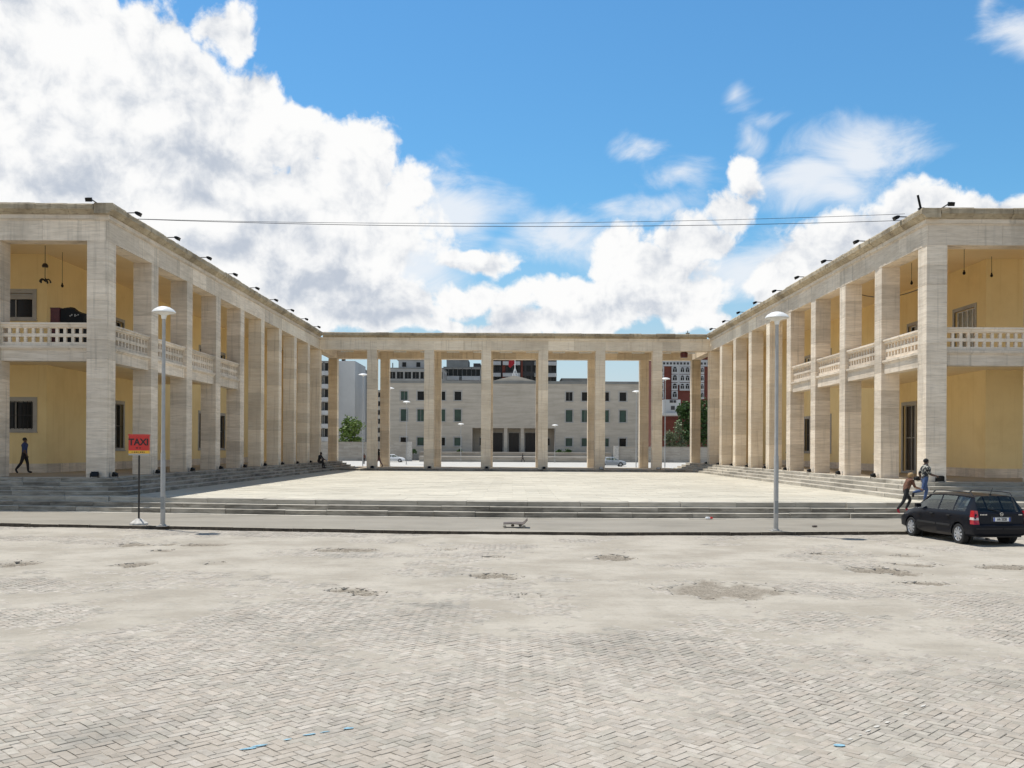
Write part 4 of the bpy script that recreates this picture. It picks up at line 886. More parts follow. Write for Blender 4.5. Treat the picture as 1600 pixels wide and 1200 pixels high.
ground_flood(17.95, D0 - .22, ZF, R(190), 'black floodlight frame standing on the top step behind the running man', scale=1.15)
for i, x in enumerate(cx): ground_flood(x + .1, 83.78, ZG, 0, f'floodlight at the foot of the {ORD[i]} back column from the taxi sign side' + (', glinting' if i > 3 else ''), bright=i > 3)
def roof_flood(x, y, dx, dy, label, f=.62):
    t = thing('roof_floodlight', (x, y, ZR), label, 'floodlight', 'floodlights along the roof edge'); d = Vector((dx, dy, 0)); n_ = Vector((-dy, dx, 0)); b = Vector((x, y, ZR))
    k = MB(); k.tube([b - d * .7 + Vector((0, 0, -.02)), b - d * .55 + Vector((0, 0, .13)), b + d * .28 + Vector((0, 0, .15))], .025, 6); k.box(x - d.x * .7 - .08, x - d.x * .7 + .08, y - d.y * .7 - .08, y - d.y * .7 + .08, ZR - .03, ZR + .02); k.build('bracket_arm', M['metal'], t)
    k = MB(); c_ = b + d * .40 + Vector((0, 0, .11)); a_ = (d * .92 + Vector((0, 0, -.38))).normalized(); w_ = a_.cross(n_).normalized()
    sq = lambda o_, h, v: [c_ + a_ * o_ * f + n_ * h * f + w_ * v * f, c_ + a_ * o_ * f - n_ * h * f + w_ * v * f, c_ + a_ * o_ * f - n_ * h * f - w_ * v * f, c_ + a_ * o_ * f + n_ * h * f - w_ * v * f]
    k.rings([sq(-.22, .10, .06), sq(-.05, .17, .12), sq(.2, .22, .13)]); k.build('housing', M['black'], t)
    k = MB(); k.rings([sq(.202, .19, .11), sq(.21, .19, .11)]); k.build('front_glass', M['pane'], t)
for s, X0, nm in ((-1, 17.15, 'taxi sign side'), (1, 17.45, 'black car side')):
    for i in range(9): roof_flood(s * (X0 - .12), 41.9 + i * BAY, -s, 0, f'small black floodlight on the inner roof edge, {nm}, {ORD[i]} from the street')
roof_flood(-17.7, D0 - .1, 0, -1, 'small black floodlight on the street-facing roof edge near the taxi sign corner')
roof_flood(18.2, D0 - .1, 0, -1, 'small black floodlight on the street-facing roof edge above the black car')
k = MB(); a = Vector((17.15, 39.9, ZR - .05)); k.tube([a, a + Vector((-.14, 0, .62))], .05, 8); k.box(a.x - .1, a.x + .1, a.y - .1, a.y + .1, ZR - .02, ZR + .03)
tag(k.build('roof_mast', M['black']), 'short slanted black mast at the roof corner above the black car', 'mast')
k = MB(); a = px(1074, 522, 84.1); k.box(a[0] - .15, a[0] + .15, a[1], a[1] + .3, ZR - .02, ZR + .16); k.tube([(a[0], a[1] + .15, ZR + .12), (a[0], a[1] + .15, ZR + .36)], .04, 6)
tag(k.build('roof_vent', M['greywall']), 'small stub vent on the colonnade roof near its red tower end', 'vent')
def wire(name, a, b_, sag, r, label, n_=28):
    a, b_ = Vector(a), Vector(b_); k = MB(); k.tube([a.lerp(b_, i / n_) + Vector((0, 0, -sag * 4 * (i / n_) * (1 - i / n_))) for i in range(n_ + 1)], r, 5); return tag(k.build(name, M['wire']), label, 'cable', None)
wire('overhead_cable', (-17.0, 42.6, 12.88), (17.3, 42.2, 12.90), .30, .013, 'lower dark cable strung between the two roof edges')
wire('overhead_cable', (-17.0, 42.65, 12.90), (17.3, 41.9, 13.12), .30, .010, 'upper thin cable strung between the two roof edges')
wire('hanging_cable', (18.4, 50.2, 10.9), (18.6, 40.9, 10.2), .45, .022, 'black cable sagging across the upper loggia behind the black car')
# bulbs and lamps hanging in the loggias
def bulb(x, y, z, drop, label):
    k = MB(); t = thing('hanging_bulb', (x, y, z), label, 'light bulb'); k.tube([(x, y, z), (x, y, z - drop)], .012, 5); k.build('cord', M['wire'], t)
    k = MB(); k.lathe(x, y, [(.02, z - drop - .16), (.06, z - drop - .12), (.065, z - drop - .06), (.035, z - drop), (.03, z - drop + .06)], 10); k.build('bulb', M['black'], t, smooth=True)
q_ = px(1505, 424, 43.5); bulb(q_[0], 43.5, 12.07, 12.07 - q_[2], 'bare bulb on a long cord in the upper loggia above the black car')
q_ = px(1423, 440, 47.5); bulb(q_[0], 47.5, 12.07, 12.07 - q_[2], 'bare bulb on a cord behind the corner column, black car side')
q_ = px(1548, 428, 45.9); bulb(q_[0], 45.9, 12.07, 12.07 - q_[2], 'bare bulb near the yellow wall corner above the black car roof')
q_ = px(96, 444, 46.0); bulb(q_[0], 46.0, 12.07, 12.07 - q_[2], 'small hanging bulb in front of the lighter yellow wall, taxi sign side')
q_ = px(69, 415, 44.5); t = thing('chandelier', (q_[0], 44.5, 12.07), 'dark curly hanging lamp in the upper loggia over the walking man', 'lamp')
k = MB(); k.tube([(q_[0], 44.5, 12.07), (q_[0], 44.5, q_[2] - .75)], .014, 6); k.build('rod', M['wire'], t)
k = MB(); k.lathe(q_[0], 44.5, [(.13, q_[2] - .08), (.14, q_[2]), (.09, q_[2] + .09), (.02, q_[2] + .12)], 12); k.build('cap', M['door'], t, smooth=True)
for i in range(5):
    an = i * 1.2566 + .3; k = MB(); zz = q_[2] - .72; k.tube([(q_[0] + r * math.cos(an), 44.5 + r * math.sin(an), zz + h_) for r, h_ in ((.02, 0), (.08, .07), (.15, .08), (.21, .03), (.235, -.02))], .035, 6); k.ball((q_[0] + .235 * math.cos(an), 44.5 + .235 * math.sin(an), zz - .05), .045, .045, .05); k.build('lamp_arm', M['door'], t)
# cabinet and covered heap on the balcony
a = px(81, 500, 42.5); b_ = px(132, 500, 42.5); M['darkred'] = plain('dark_red_cabinet', (.085, .012, .012), .5); zc = px(100, 481, 42.5)[2]
t = thing('cabinet', (a[0] + .2, 42.6, 6.84), 'dark red cabinet standing on the street balcony, taxi sign side', 'cabinet')
k = MB(); k.box(a[0], a[0] + .42, 42.3, 42.85, 6.84, zc - .06); k.build('body', M['darkred'], t); k = MB(); k.box(a[0] - .015, a[0] + .435, 42.285, 42.865, zc - .057, zc - .02); k.build('top', M['darkred'], t)
k = MB(); k.box(a[0] + .03, a[0] + .39, 42.28, 42.297, 6.95, zc - .12); k.build('door', M['darkred'], t)
t = thing('covered_heap', (b_[0] - .5, 42.6, 6.84), 'heap under black sheeting next to the dark red cabinet', 'heap')
k = MB(); W_ = b_[0] - a[0] - .44; X0_ = a[0] + .44
hs = [zc - .02, zc + .03, zc + .05, zc + .02, zc - .12, zc - .2, zc - .24]
rs = []
for i, h_ in enumerate(hs):
    x = X0_ + W_ * i / 6; rs.append([(x, 42.3 + random.gauss(0, .02), 6.84), (x, 42.9, 6.84), (x, 42.88 + random.gauss(0, .02), h_ - .08), (x, 42.6, h_), (x, 42.33 + random.gauss(0, .02), h_ - .06)])
k.rings(rs); k.build('sheeting', M['black'], t, smooth=True)
k = MB()
for i in range(6): u = X0_ + W_ * (.42 + .07 * i); k.box(u, u + W_ * .05, 42.27, 42.285, zc - .42 + (i % 3) * .03, zc - .36 + (i % 2) * .05)
k.build('pale_marking', M['frame'], t)
# satellite-like clutter on the far balcony
k = MB(); q_ = px(352, 548, 57.2); k.box(-18.2, -17.75, 57.0, 57.4, 6.84, q_[2] + .2); k.tube([(-17.9, 57.2, 6.9), (-17.9, 57.2, 9.0)], .03); k.box(-18.1, -17.7, 57.1, 57.2, 8.3, 8.9)
tag(k.build('stored_stand', M['black']), 'dark stand with a small box on the fourth side balcony, taxi sign side', 'stand')
k = MB(); k.lathe(15.28, 84.7, [(.3, 10.85), (.34, 11.0), (.34, 11.25), (.2, 11.33)], 12); tag(k.build('wall_speaker', M['darkred']), 'dark red lamp box fixed high on the far end column', 'lamp box')
# litter on the pavement
q_ = px(805, 822, 30.6); t = thing('broken_plate', (q_[0], 30.6, ZP), 'bent dark sheet of scrap lying on pebbles on the pavement', 'scrap')
k = MB(); X0_ = q_[0] - .37
prof = [(0, .10), (.30, .115), (.42, .12), (.62, .10), (.70, .16), (.78, .25)]
k.rings([[(X0_ + x, 30.35 + (.18 if i < 2 else 0), ZP + z), (X0_ + x, 30.95, ZP + z + .02), (X0_ + x, 30.95, ZP + z + .045), (X0_ + x, 30.35 + (.18 if i < 2 else 0), ZP + z + .025)] for i, (x, z) in enumerate(prof)]); k.build('sheet', M['rust'], t)
for dx, dy in ((.04, 30.42), (.66, 30.4), (.3, 30.8), (.55, 30.75)): k = MB(); k.ball((X0_ + dx, dy, ZP + .05), .06, .05, .05, 7, 4); k.build('pebble', M['kerb'], t)
q_ = px(1106, 806, 34.5); k = MB(); k.cur = 0; k.ball((q_[0], 34.45, ZP + .06), .10, .07, .06, 7, 4); k.cur = 1; k.ball((q_[0] + .12, 34.5, ZP + .06), .09, .06, .05, 7, 4)
tag(k.build('litter_bag', [M['white'], M['redsign']]), 'crumpled red and white bag at the foot of the steps', 'litter')
q_ = px(1163, 793, 35.1); k = MB(); k.ball((q_[0], 35.55, ZP + RL + .06), .12, .08, .08, 6, 4); tag(k.build('paper_scrap', M['white']), 'crumpled white paper lying on the steps near the lamp post', 'litter')
q_ = px(1272, 820, 31.5); k = MB(); k.ball((q_[0], 31.4, ZP + .03), .1, .08, .04, 6, 4); tag(k.build('dark_clod', M['rust']), 'dark clod of dirt on the pavement between lamp post and black car', 'clod')
# ------------------------------------------------------------------ cars
def glass_mat(name, tint, clear):
    m_, q, b = new_mat(name); tr = q.n('ShaderNodeBsdfTransparent', {0: (*tint, 1)}); gl = q.n('ShaderNodeBsdfGlossy', {0: (.9, .95, .95, 1), 1: .03})
    fr = q.n('ShaderNodeFresnel', {0: 1.5}).outputs[0]; f = q.m('ADD', q.m('MULTIPLY', fr, .9), .03, clamp=True)
    mx = q.n('ShaderNodeMixShader', {0: f}); q.t.links.new(tr.outputs[0], mx.inputs[1]); q.t.links.new(gl.outputs[0], mx.inputs[2])
    q.t.links.new(mx.outputs[0], q.t.nodes['Material Output'].inputs[0]); return m_
M['carglass'] = glass_mat('tinted_car_glass', (.88, .95, .91), .6)
def paint(name, col):
    m_ = plain(name, col, .3, metal=0, spec=.12, coat=.10, noise=.05); m_.node_tree.nodes['Principled BSDF'].inputs['Coat Roughness'].default_value = .06; return m_
M['carblack'] = paint('black_car_paint', (.008, .009, .013)); M['carwhite'] = paint('white_car_paint', (.75, .75, .74)); M['carsilver'] = paint('silver_car_paint', (.34, .36, .38))
M['tyre'] = plain('tyre_rubber', (.015, .015, .015), .85); M['rim'] = plain('silver_wheel_cover', (.55, .56, .58), .3, metal=.6, noise=.05)
M['redlens'] = plain('red_tail_lens', (.45, .008, .02), .15, coat=.6, noise=.05); M['clearlens'] = plain('clear_lens', (.6, .5, .45), .15, noise=.05)
M['trim'] = plain('black_plastic_trim', (.018, .018, .019), .6); M['plate'] = plain('white_number_plate', (.72, .72, .70), .4, noise=.03); M['plateblue'] = plain('blue_plate_band', (.05, .10, .4), .4, noise=0)
M['seat'] = plain('grey_seat_cloth', (.05, .05, .052), .9); M['chrome'] = plain('chrome', (.7, .7, .7), .15, metal=1, noise=0); M['seam'] = plain('panel_gap', (.003, .003, .003), .9, noise=0)
ESTATE = dict(st=[  # t, zb, wlow, zmid, wmid, zbelt, wbelt, zedge, wedge, ztop
 (.00, .40, .60, .48, .70, .58, .70, .585, .60, .59), (.03, .34, .70, .47, .79, .62, .78, .625, .66, .63), (.07, .31, .74, .46, .835, .64, .82, .65, .72, .655), (.10, .29, .76, .50, .85, .92, .79, .925, .70, .93),
 (.16, .28, .78, .50, .855, .975, .775, .98, .69, .99), (.42, .25, .79, .50, .858, .985, .785, 1.385, .60, 1.435), (.60, .22, .79, .50, .860, .985, .79, 1.40, .605, 1.455), (1.15, .20, .79, .5, .862, .98, .795, 1.42, .61, 1.475), (1.23, .19, .79, .5, .862, .978, .795, 1.42, .61, 1.477),
 (1.95, .18, .79, .5, .862, .965, .795, 1.42, .61, 1.477), (2.03, .18, .79, .5, .862, .963, .795, 1.418, .61, 1.475), (2.60, .18, .79, .5, .86, .95, .79, 1.385, .60, 1.44), (2.74, .18, .79, .5, .86, .945, .788, 1.365, .59, 1.415),
 (3.34, .19, .78, .5, .855, .925, .765, .945, .69, .975), (3.60, .2, .77, .5, .852, .87, .75, .90, .64, .935), (3.95, .22, .74, .5, .84, .79, .72, .825, .58, .85), (4.15, .24, .68, .48, .80, .70, .67, .735, .52, .75), (4.25, .27, .60, .46, .70, .60, .60, .62, .46, .63), (4.29, .32, .52, .45, .60, .52, .5, .525, .40, .53)],
 side=[(.60, 1.15), (1.23, 1.95), (2.03, 2.60), (2.60, 2.74), (2.74, 3.34)], rear=(.16, .42), front=(2.74, 3.34), axles=(.86, 3.47))
SALOON = dict(st=[
 (.00, .42, .58, .50, .70, .62, .68, .63, .6, .64), (.04, .34, .72, .48, .80, .78, .72, .79, .62, .80), (.12, .28, .76, .5, .84, .93, .70, .95, .62, .96), (.45, .24, .78, .5, .85, .95, .72, .98, .64, 1.0), (.62, .22, .79, .5, .855, .955, .74, .99, .64, 1.01),
 (1.30, .2, .79, .5, .86, .955, .78, 1.31, .56, 1.37), (1.42, .19, .79, .5, .86, .952, .78, 1.34, .58, 1.40), (1.95, .18, .79, .5, .86, .945, .785, 1.37, .59, 1.43), (2.03, .18, .79, .5, .86, .943, .785, 1.37, .59, 1.43), (2.50, .18, .79, .5, .86, .935, .785, 1.34, .58, 1.39),
 (3.25, .19, .78, .5, .855, .91, .76, .925, .68, .95), (3.6, .2, .77, .5, .85, .86, .74, .88, .63, .91), (4.0, .22, .73, .5, .83, .77, .71, .80, .56, .82), (4.2, .25, .66, .48, .77, .66, .65, .69, .5, .71), (4.29, .32, .54, .46, .62, .53, .52, .54, .42, .55)],
 side=[(1.30, 1.42), (1.42, 1.95), (2.03, 2.50), (2.50, 3.25)], rear=(.62, 1.30), front=(2.50, 3.25), axles=(.82, 3.42))
def car(name, label, spec, loc, rotz, scale, pm, detail):
    t = thing(name, (0, 0, 0), label, 'car'); ax = spec['axles']
    bm = bmesh.new(); rows = []; keys = [s[0] for s in spec['st']]
    for (ty, zb, wl_, zm, wm, zbe, wb, ze, we, zt) in spec['st']:
        zl = zb + (zm - zb) * .35
        half = [(0, zb), (wl_ * .8, zb), (wl_, zb + .03), (wm * .985, zl), (wm, zm), (wm * .995, zm + (zbe - zm) * .55), (wb + (wm - wb) * .35, zbe - .05), (wb, zbe), (we + (wb - we) * .03, ze - .03 if ze - zbe > .1 else (ze + zbe) / 2), (we, ze), (we * .86, ze + (zt - ze) * .62), (we * .5, zt - (zt - ze) * .08), (0, zt)]
        pts = [(x, ty, z) for x, z in half] + [(-x, ty, z) for x, z in half[1:-1][::-1]]
        rows.append([bm.verts.new(p) for p in pts])
    k_ = len(rows[0]); nh = 13
    for i in range(len(rows) - 1):
        a, b_ = keys[i], keys[i + 1]
        for j in range(k_):
            f = bm.faces.new((rows[i][j], rows[i][(j + 1) % k_], rows[i + 1][(j + 1) % k_], rows[i + 1][j]))
            jj = j if j < nh - 1 else k_ - 1 - j
            side_seg = 7 <= jj <= 8; topseg = jj >= 9; mi = 0
            for (p, r) in spec['side']:
                if abs(a - p) < 1e-6 and abs(b_ - r) < 1e-6 and jj == 7: mi = 1
            for key, (p, r) in (('rear', spec['rear']), ('front', spec['front'])):
                if abs(a - p) < 1e-6 and abs(b_ - r) < 1e-6 and jj >= 9: mi = 1
            f.material_index = mi
    bm.faces.new(rows[0][::-1] if False else rows[0]); bm.faces.new(rows[-1])
    bmesh.ops.recalc_face_normals(bm, faces=bm.faces)
    me = bpy.data.meshes.new('tmp'); bm.to_mesh(me); bm.free(); tmp = bpy.data.objects.new('tmp', me); C.objects.link(tmp)
    me.materials.append(pm); me.materials.append(M['carglass'])
    cut = MB()
    for a in ax:
        for s in (-1, 1):
            cut.rings([[(s * x, a + .355 * math.cos(2 * math.pi * j / 28) * s, .305 + .355 * math.sin(2 * math.pi * j / 28)) for j in range(28)] for x in (.58, 1.1)])
    co = cut.build('cut', M['trim']); md = tmp.modifiers.new('b', 'BOOLEAN'); md.object = co; md.operation = 'DIFFERENCE'; md.solver = 'EXACT'
    dg = bpy.context.evaluated_depsgraph_get(); me2 = bpy.data.meshes.new_from_object(tmp.evaluated_get(dg)); bpy.data.objects.remove(tmp); bpy.data.objects.remove(co)
    bm = bmesh.new(); bm.from_mesh(me2)
    groups = {}
    for f in list(bm.faces):
        if f.material_index == 1:
            c_ = f.calc_center_median(); key = ('rear' if c_.y < spec['rear'][1] + .02 else 'front' if c_.y > spec['front'][0] and abs(c_.x) < .58 and f.normal.y > .3 else 'side%d%d' % (c_.x > 0, sum(c_.y > p + .001 for p, r in spec['side'] if not (abs(p - 2.60) < .01 and spec is ESTATE) and not abs(p - spec['front'][0]) < .001)))
            groups.setdefault(key, []).append(f)
    for key, fs in groups.items():
        vv, ff, mp = [], [], {}
        for f in fs:
            r = []
            for v in f.verts:
                if v.index not in mp: mp[v.index] = len(vv); vv.append(tuple(v.co))
                r.append(mp[v.index])
            ff.append(r)
        g_ = MB(); g_.v, g_.f, g_.mi = vv, ff, [0] * len(ff)
        g_.build('rear_window' if key == 'rear' else 'windscreen' if key == 'front' else 'side_window', M['carglass'], t, smooth=True)
    bmesh.ops.delete(bm, geom=[f for f in bm.faces if f.material_index == 1], context='FACES')
    m3 = bpy.data.meshes.new('body'); bm.to_mesh(m3); bm.free(); m3.materials.clear(); m3.materials.append(pm); m3.materials.append(M['trim'])
    m3.polygons.foreach_set('use_smooth', [True] * len(m3.polygons)); m3.set_sharp_from_angle(angle=R(32))
    body = bpy.data.objects.new('body', m3); C.objects.link(body); body.parent = t
    for a in ax:
        for s in (-1, 1):
            k = MB(); x0, x1 = s * .66, s * .85; rr = lambda x, r: [(x, a + r * math.cos(2 * math.pi * j / 28) * s, .302 + r * math.sin(2 * math.pi * j / 28)) for j in range(28)]
            k.rings([rr(x0, .2), rr(x0, .28), rr(x0 + s * .02, .302), rr(x1 - s * .02, .302), rr(x1, .285), rr(x1 + s * .002, .215), rr(x1 - s * .03, .20), rr(x1 - s * .08, .19)]); k.build('wheel', M['tyre'], t, smooth=True); whl = t.children[-1]
            k = MB(); k.rings([rr(x1 - s * .012, .215), rr(x1 - s * .004, .20), rr(x1 - s * .02, .185)], cap=False); rim = k
            for j in range(9):
                an = 2 * math.pi * j / 9; u = (math.cos(an) * s, math.sin(an)); v = (-math.sin(an) * s, math.cos(an)); P = lambda r, o, x: (x, a + u[0] * r + v[0] * o, .302 + u[1] * r + v[1] * o)
                k.rings([[P(.04, -.022, x), P(.04, .022, x), P(.192, .034, x2), P(.192, -.034, x2)] for x, x2 in ((x1 - s * .03, x1 - s * .025), (x1 + s * .004, x1 - s * .008))])
            k.rings([rr(x1 - s * .03, .06), rr(x1 + s * .008, .055), rr(x1 + s * .012, .03)]); k.build('rim', M['rim'], whl)
            k = MB(); k.rings([rr(x1 - s * .09, .20), rr(x1 - s * .05, .12), rr(x1 - s * .045, .08)]); k.build('brake_disc', M['trim'], whl)
            k = MB(); k.rings([[(s * x, a + .35 * math.cos(2 * math.pi * j / 28) * s, .305 + .35 * math.sin(2 * math.pi * j / 28)) for j in range(28)] for x in (.585, .62)]); k.build('wheel_well', M['trim'], t)
    W = lambda tt, i: float(np.interp(tt, keys, [s[i] for s in spec['st']]))
    # inside
    k = MB()
    for x in (-.36, .36): k.box(x - .22, x + .22, 2.0, 2.12, .5, .99); k.box(x - .11, x + .11, 2.0, 2.08, 1.02, 1.16); k.box(x - .23, x + .23, 2.1, 2.55, .42, .56)
    k.build('front_seats', M['seat'], t); k = MB(); k.box(-.6, .6, 1.05, 1.17, .5, .94); k.box(-.6, .6, 1.15, 1.6, .42, .55); k.build('rear_seat', M['seat'], t)
    k = MB(); k.box(-.68, .68, 2.85, 3.15, .55, .90); k.build('dashboard', M['seat'], t)
    k = MB(); k.box(-.70, .70, .2, 3.2, .25, .40); k.build('cabin_floor', M['seat'], t)
    # windscreen pillars
    for s in (-1, 1):
        k = MB(); p0, p1 = spec['front']
        k.tube([(s * (W(p0, 8) - .005), p0, W(p0, 7) - .01), (s * (W(p1, 8) + .01), p1, W(p1, 7) - .01)], .035, 6); k.build('pillar', pm, t)
        k = MB(); tm = spec['front'][1] - .35; k.box(s * .80 - .0, s * .80 + s * .16, tm - .05, tm + .06, .96, 1.08); bmv = k; k.build('mirror', pm, t)
        # door seams, handles and side strip
        for tt in (spec['side'][-1][1] - .12, 1.99, 1.06):
            k = MB()
            zz = np.linspace(.24, W(tt, 5) - .06, 7)
            for z0, z1 in zip(zz, zz[1:]):
                xw = lambda z: float(np.interp(z, [W(tt, 1), W(tt, 3), W(tt, 5) - .05, W(tt, 5)], [W(tt, 2), W(tt, 4), W(tt, 6) + (W(tt, 4) - W(tt, 6)) * .35, W(tt, 6)]))
                k.hexa([(s * (xw(z0) - .01), tt, z0), (s * (xw(z0) + .0025), tt, z0), (s * (xw(z0) + .0025), tt + .009, z0), (s * (xw(z0) - .01), tt + .009, z0), (s * (xw(z1) - .01), tt, z1), (s * (xw(z1) + .0025), tt, z1), (s * (xw(z1) + .0025), tt + .009, z1), (s * (xw(z1) - .01), tt + .009, z1)])
            k.build('door_gap', M['seam'], t)
        for tt in (1.25, 2.16): k = MB(); xw = W(tt, 4) - .01; k.box(s * xw, s * (xw + .035), tt, tt + .17, .80, .835); k.build('door_handle', M['trim'], t)
        k = MB(); k.box(s * (W(2, 4) - .012), s * (W(2, 4) + .014), 1.25, 1.97, .50, .555); k.box(s * (W(2, 4) - .012), s * (W(2, 4) + .014), 2.01, 3.04, .50, .555); k.build('side_strip', M['trim'], t)
    # front lamps
    for s in (-1, 1):
        k = MB(); k.hexa([(s * .44, 4.20, .57), (s * .70, 4.02, .60), (s * .72, 3.98, .74), (s * .46, 4.14, .70), (s * .44, 4.27, .57), (s * .74, 4.08, .60), (s * .72, 4.05, .72), (s * .46, 4.22, .68)]); k.build('headlight', M['lens'], t)
    if not detail:
        for s in (-1, 1): k = MB(); k.box(s * .5, s * .75, -.01, .08, .66, .84); k.build('tail_lamp', M['redlens'], t)
        k = MB(); k.box(-.85, .85, .25, 3.9, .17, .24); k.build('sill', M['trim'], t)
    else:
        for s in (-1, 1):
            x_ = lambda a: s * a
            for z0, z1, mt in ((.83, 1.02, 'redlens'), (.755, .828, 'clearlens'), (.63, .753, 'redlens')):
                k = MB(); ty = lambda z: .055 if z < .7 else .075 + (z - .7) * .16
                wo = lambda z: .845 if z < .78 else .845 - (z - .78) * .22
                wi = lambda z: .70 if z < .78 else .70 - (z - .78) * -.05
                k.hexa([(x_(wi(z0)), ty(z0) - .02, z0), (x_(wo(z0)) + s * .006, ty(z0) + .0, z0), (x_(wo(z0)) + s * .012, ty(z0) + .19, z0), (x_(wi(z0)), ty(z0) + .15, z0), (x_(wi(z1)), ty(z1) - .015, z1), (x_(wo(z1)) + s * .006, ty(z1) + .01, z1), (x_(wo(z1)) + s * .010, ty(z1) + .17, z1), (x_(wi(z1)), ty(z1) + .14, z1)])
                k.build('tail_lamp', M[mt], t)
            k = MB(); k.tube([(s * .60, .50, 1.43), (s * .615, .62, 1.515), (s * .62, 1.0, 1.53), (s * .62, 2.1, 1.53), (s * .61, 2.45, 1.51), (s * .60, 2.6, 1.44)], .018, 6); k.build('roof_rail', M['trim'], t)
            k = MB(); k.box(s * .02, s * .8, -.012, .02, .50, .52); k.build('bumper_strip', M['trim'], t)
        k = MB(); k.box(-.16, .16, -.02, .0, .0, .0) if False else None
        tail = lambda z: .083 + (z - .66) * .06
        k.rings([[(x, tail(z) - .012, z) for x, z in ((-.32, .70), (.32, .70), (.32, .86), (-.32, .86))], [(x, tail(z) + .02, z) for x, z in ((-.32, .70), (.32, .70), (.32, .86), (-.32, .86))]]); k.build('plate_recess', M['trim'], t)
        k = MB(); k.box(-.26, .26, .058, .068, .72, .83); pl = k.build('number_plate', M['plate'], t)
        k = MB(); k.box(-.259, -.215, .0545, .0575, .721, .829); k.build('plate_band', M['plateblue'], pl); k = MB(); k.box(.215, .259, .0545, .0575, .721, .829); k.build('plate_band', M['plateblue'], pl)
        text('plate_lettering', 'AA 332II', 0, .0565, .775, .105, M['print'], pl, sx=.78, bold=.003)
        k = MB(); rr = lambda r, y: [(r * math.cos(2 * math.pi * j / 20), y, .925 + r * math.sin(2 * math.pi * j / 20)) for j in range(20)]
        n_ = len(k.v); k.rings([rr(.052, .085), rr(.052, .070), rr(.042, .070), rr(.042, .085)], cap=False); k.box(-.045, .0, .072, .082, .928, .938); k.box(.0, .045, .072, .082, .912, .922); k.box(-.008, .008, .072, .082, .915, .935); k.build('round_badge', M['chrome'], t)
        k = MB()
        for i in range(5): k.box(-.66 + i * .045, -.63 + i * .045, .066, .085, .895, .925)
        for i in range(3): k.box(.52 + i * .04, .545 + i * .04, .066, .085, .895, .925)
        k.build('tailgate_lettering', M['chrome'], t)
        k = MB(); k.tube([(0, .145, .985), (-.02, .13, 1.01), (-.34, .19, 1.07)], .011, 5); k.build('rear_wiper', M['trim'], t)
        k = MB(); k.tube([(0, .62, 1.455), (0, .50, 1.66)], .008, 5); k.box(-.02, .02, .58, .66, 1.45, 1.475); k.build('aerial', M['trim'], t)
        k = MB(); k.rings([[(x, y + o, z) for x, y, z in ((-.70, .085, .665), (-.715, .085, .665), (-.69, .165, .99), (-.675, .165, .99))] for o in (0, .004)]); k.build('tailgate_gap', M['seam'], t)
        k = MB(); k.tube([(-.45, .12, .22), (-.45, -.02, .22)], .03, 8); k.build('exhaust_pipe', M['metal'], t)
    t.location = loc; t.rotation_euler.z = rotz; t.scale = (scale,) * 3; return t
car('estate_car', 'black estate car parked nose to the kerb, rear towards the viewer', ESTATE, (13.62, 26.28, .0), R(6.5), .968, M['carblack'], True)
car('saloon_car', 'white car driving past the pale boundary wall beyond the colonnade', SALOON, (X_(596, 172), 172, .02), R(-90), 1.0, M['carwhite'], False)
car('saloon_car', 'silver car half hidden by a colonnade column, nearer the red tower', SALOON, (X_(933, 141), 141, .02), R(-90), 1.0, M['carsilver'], False)
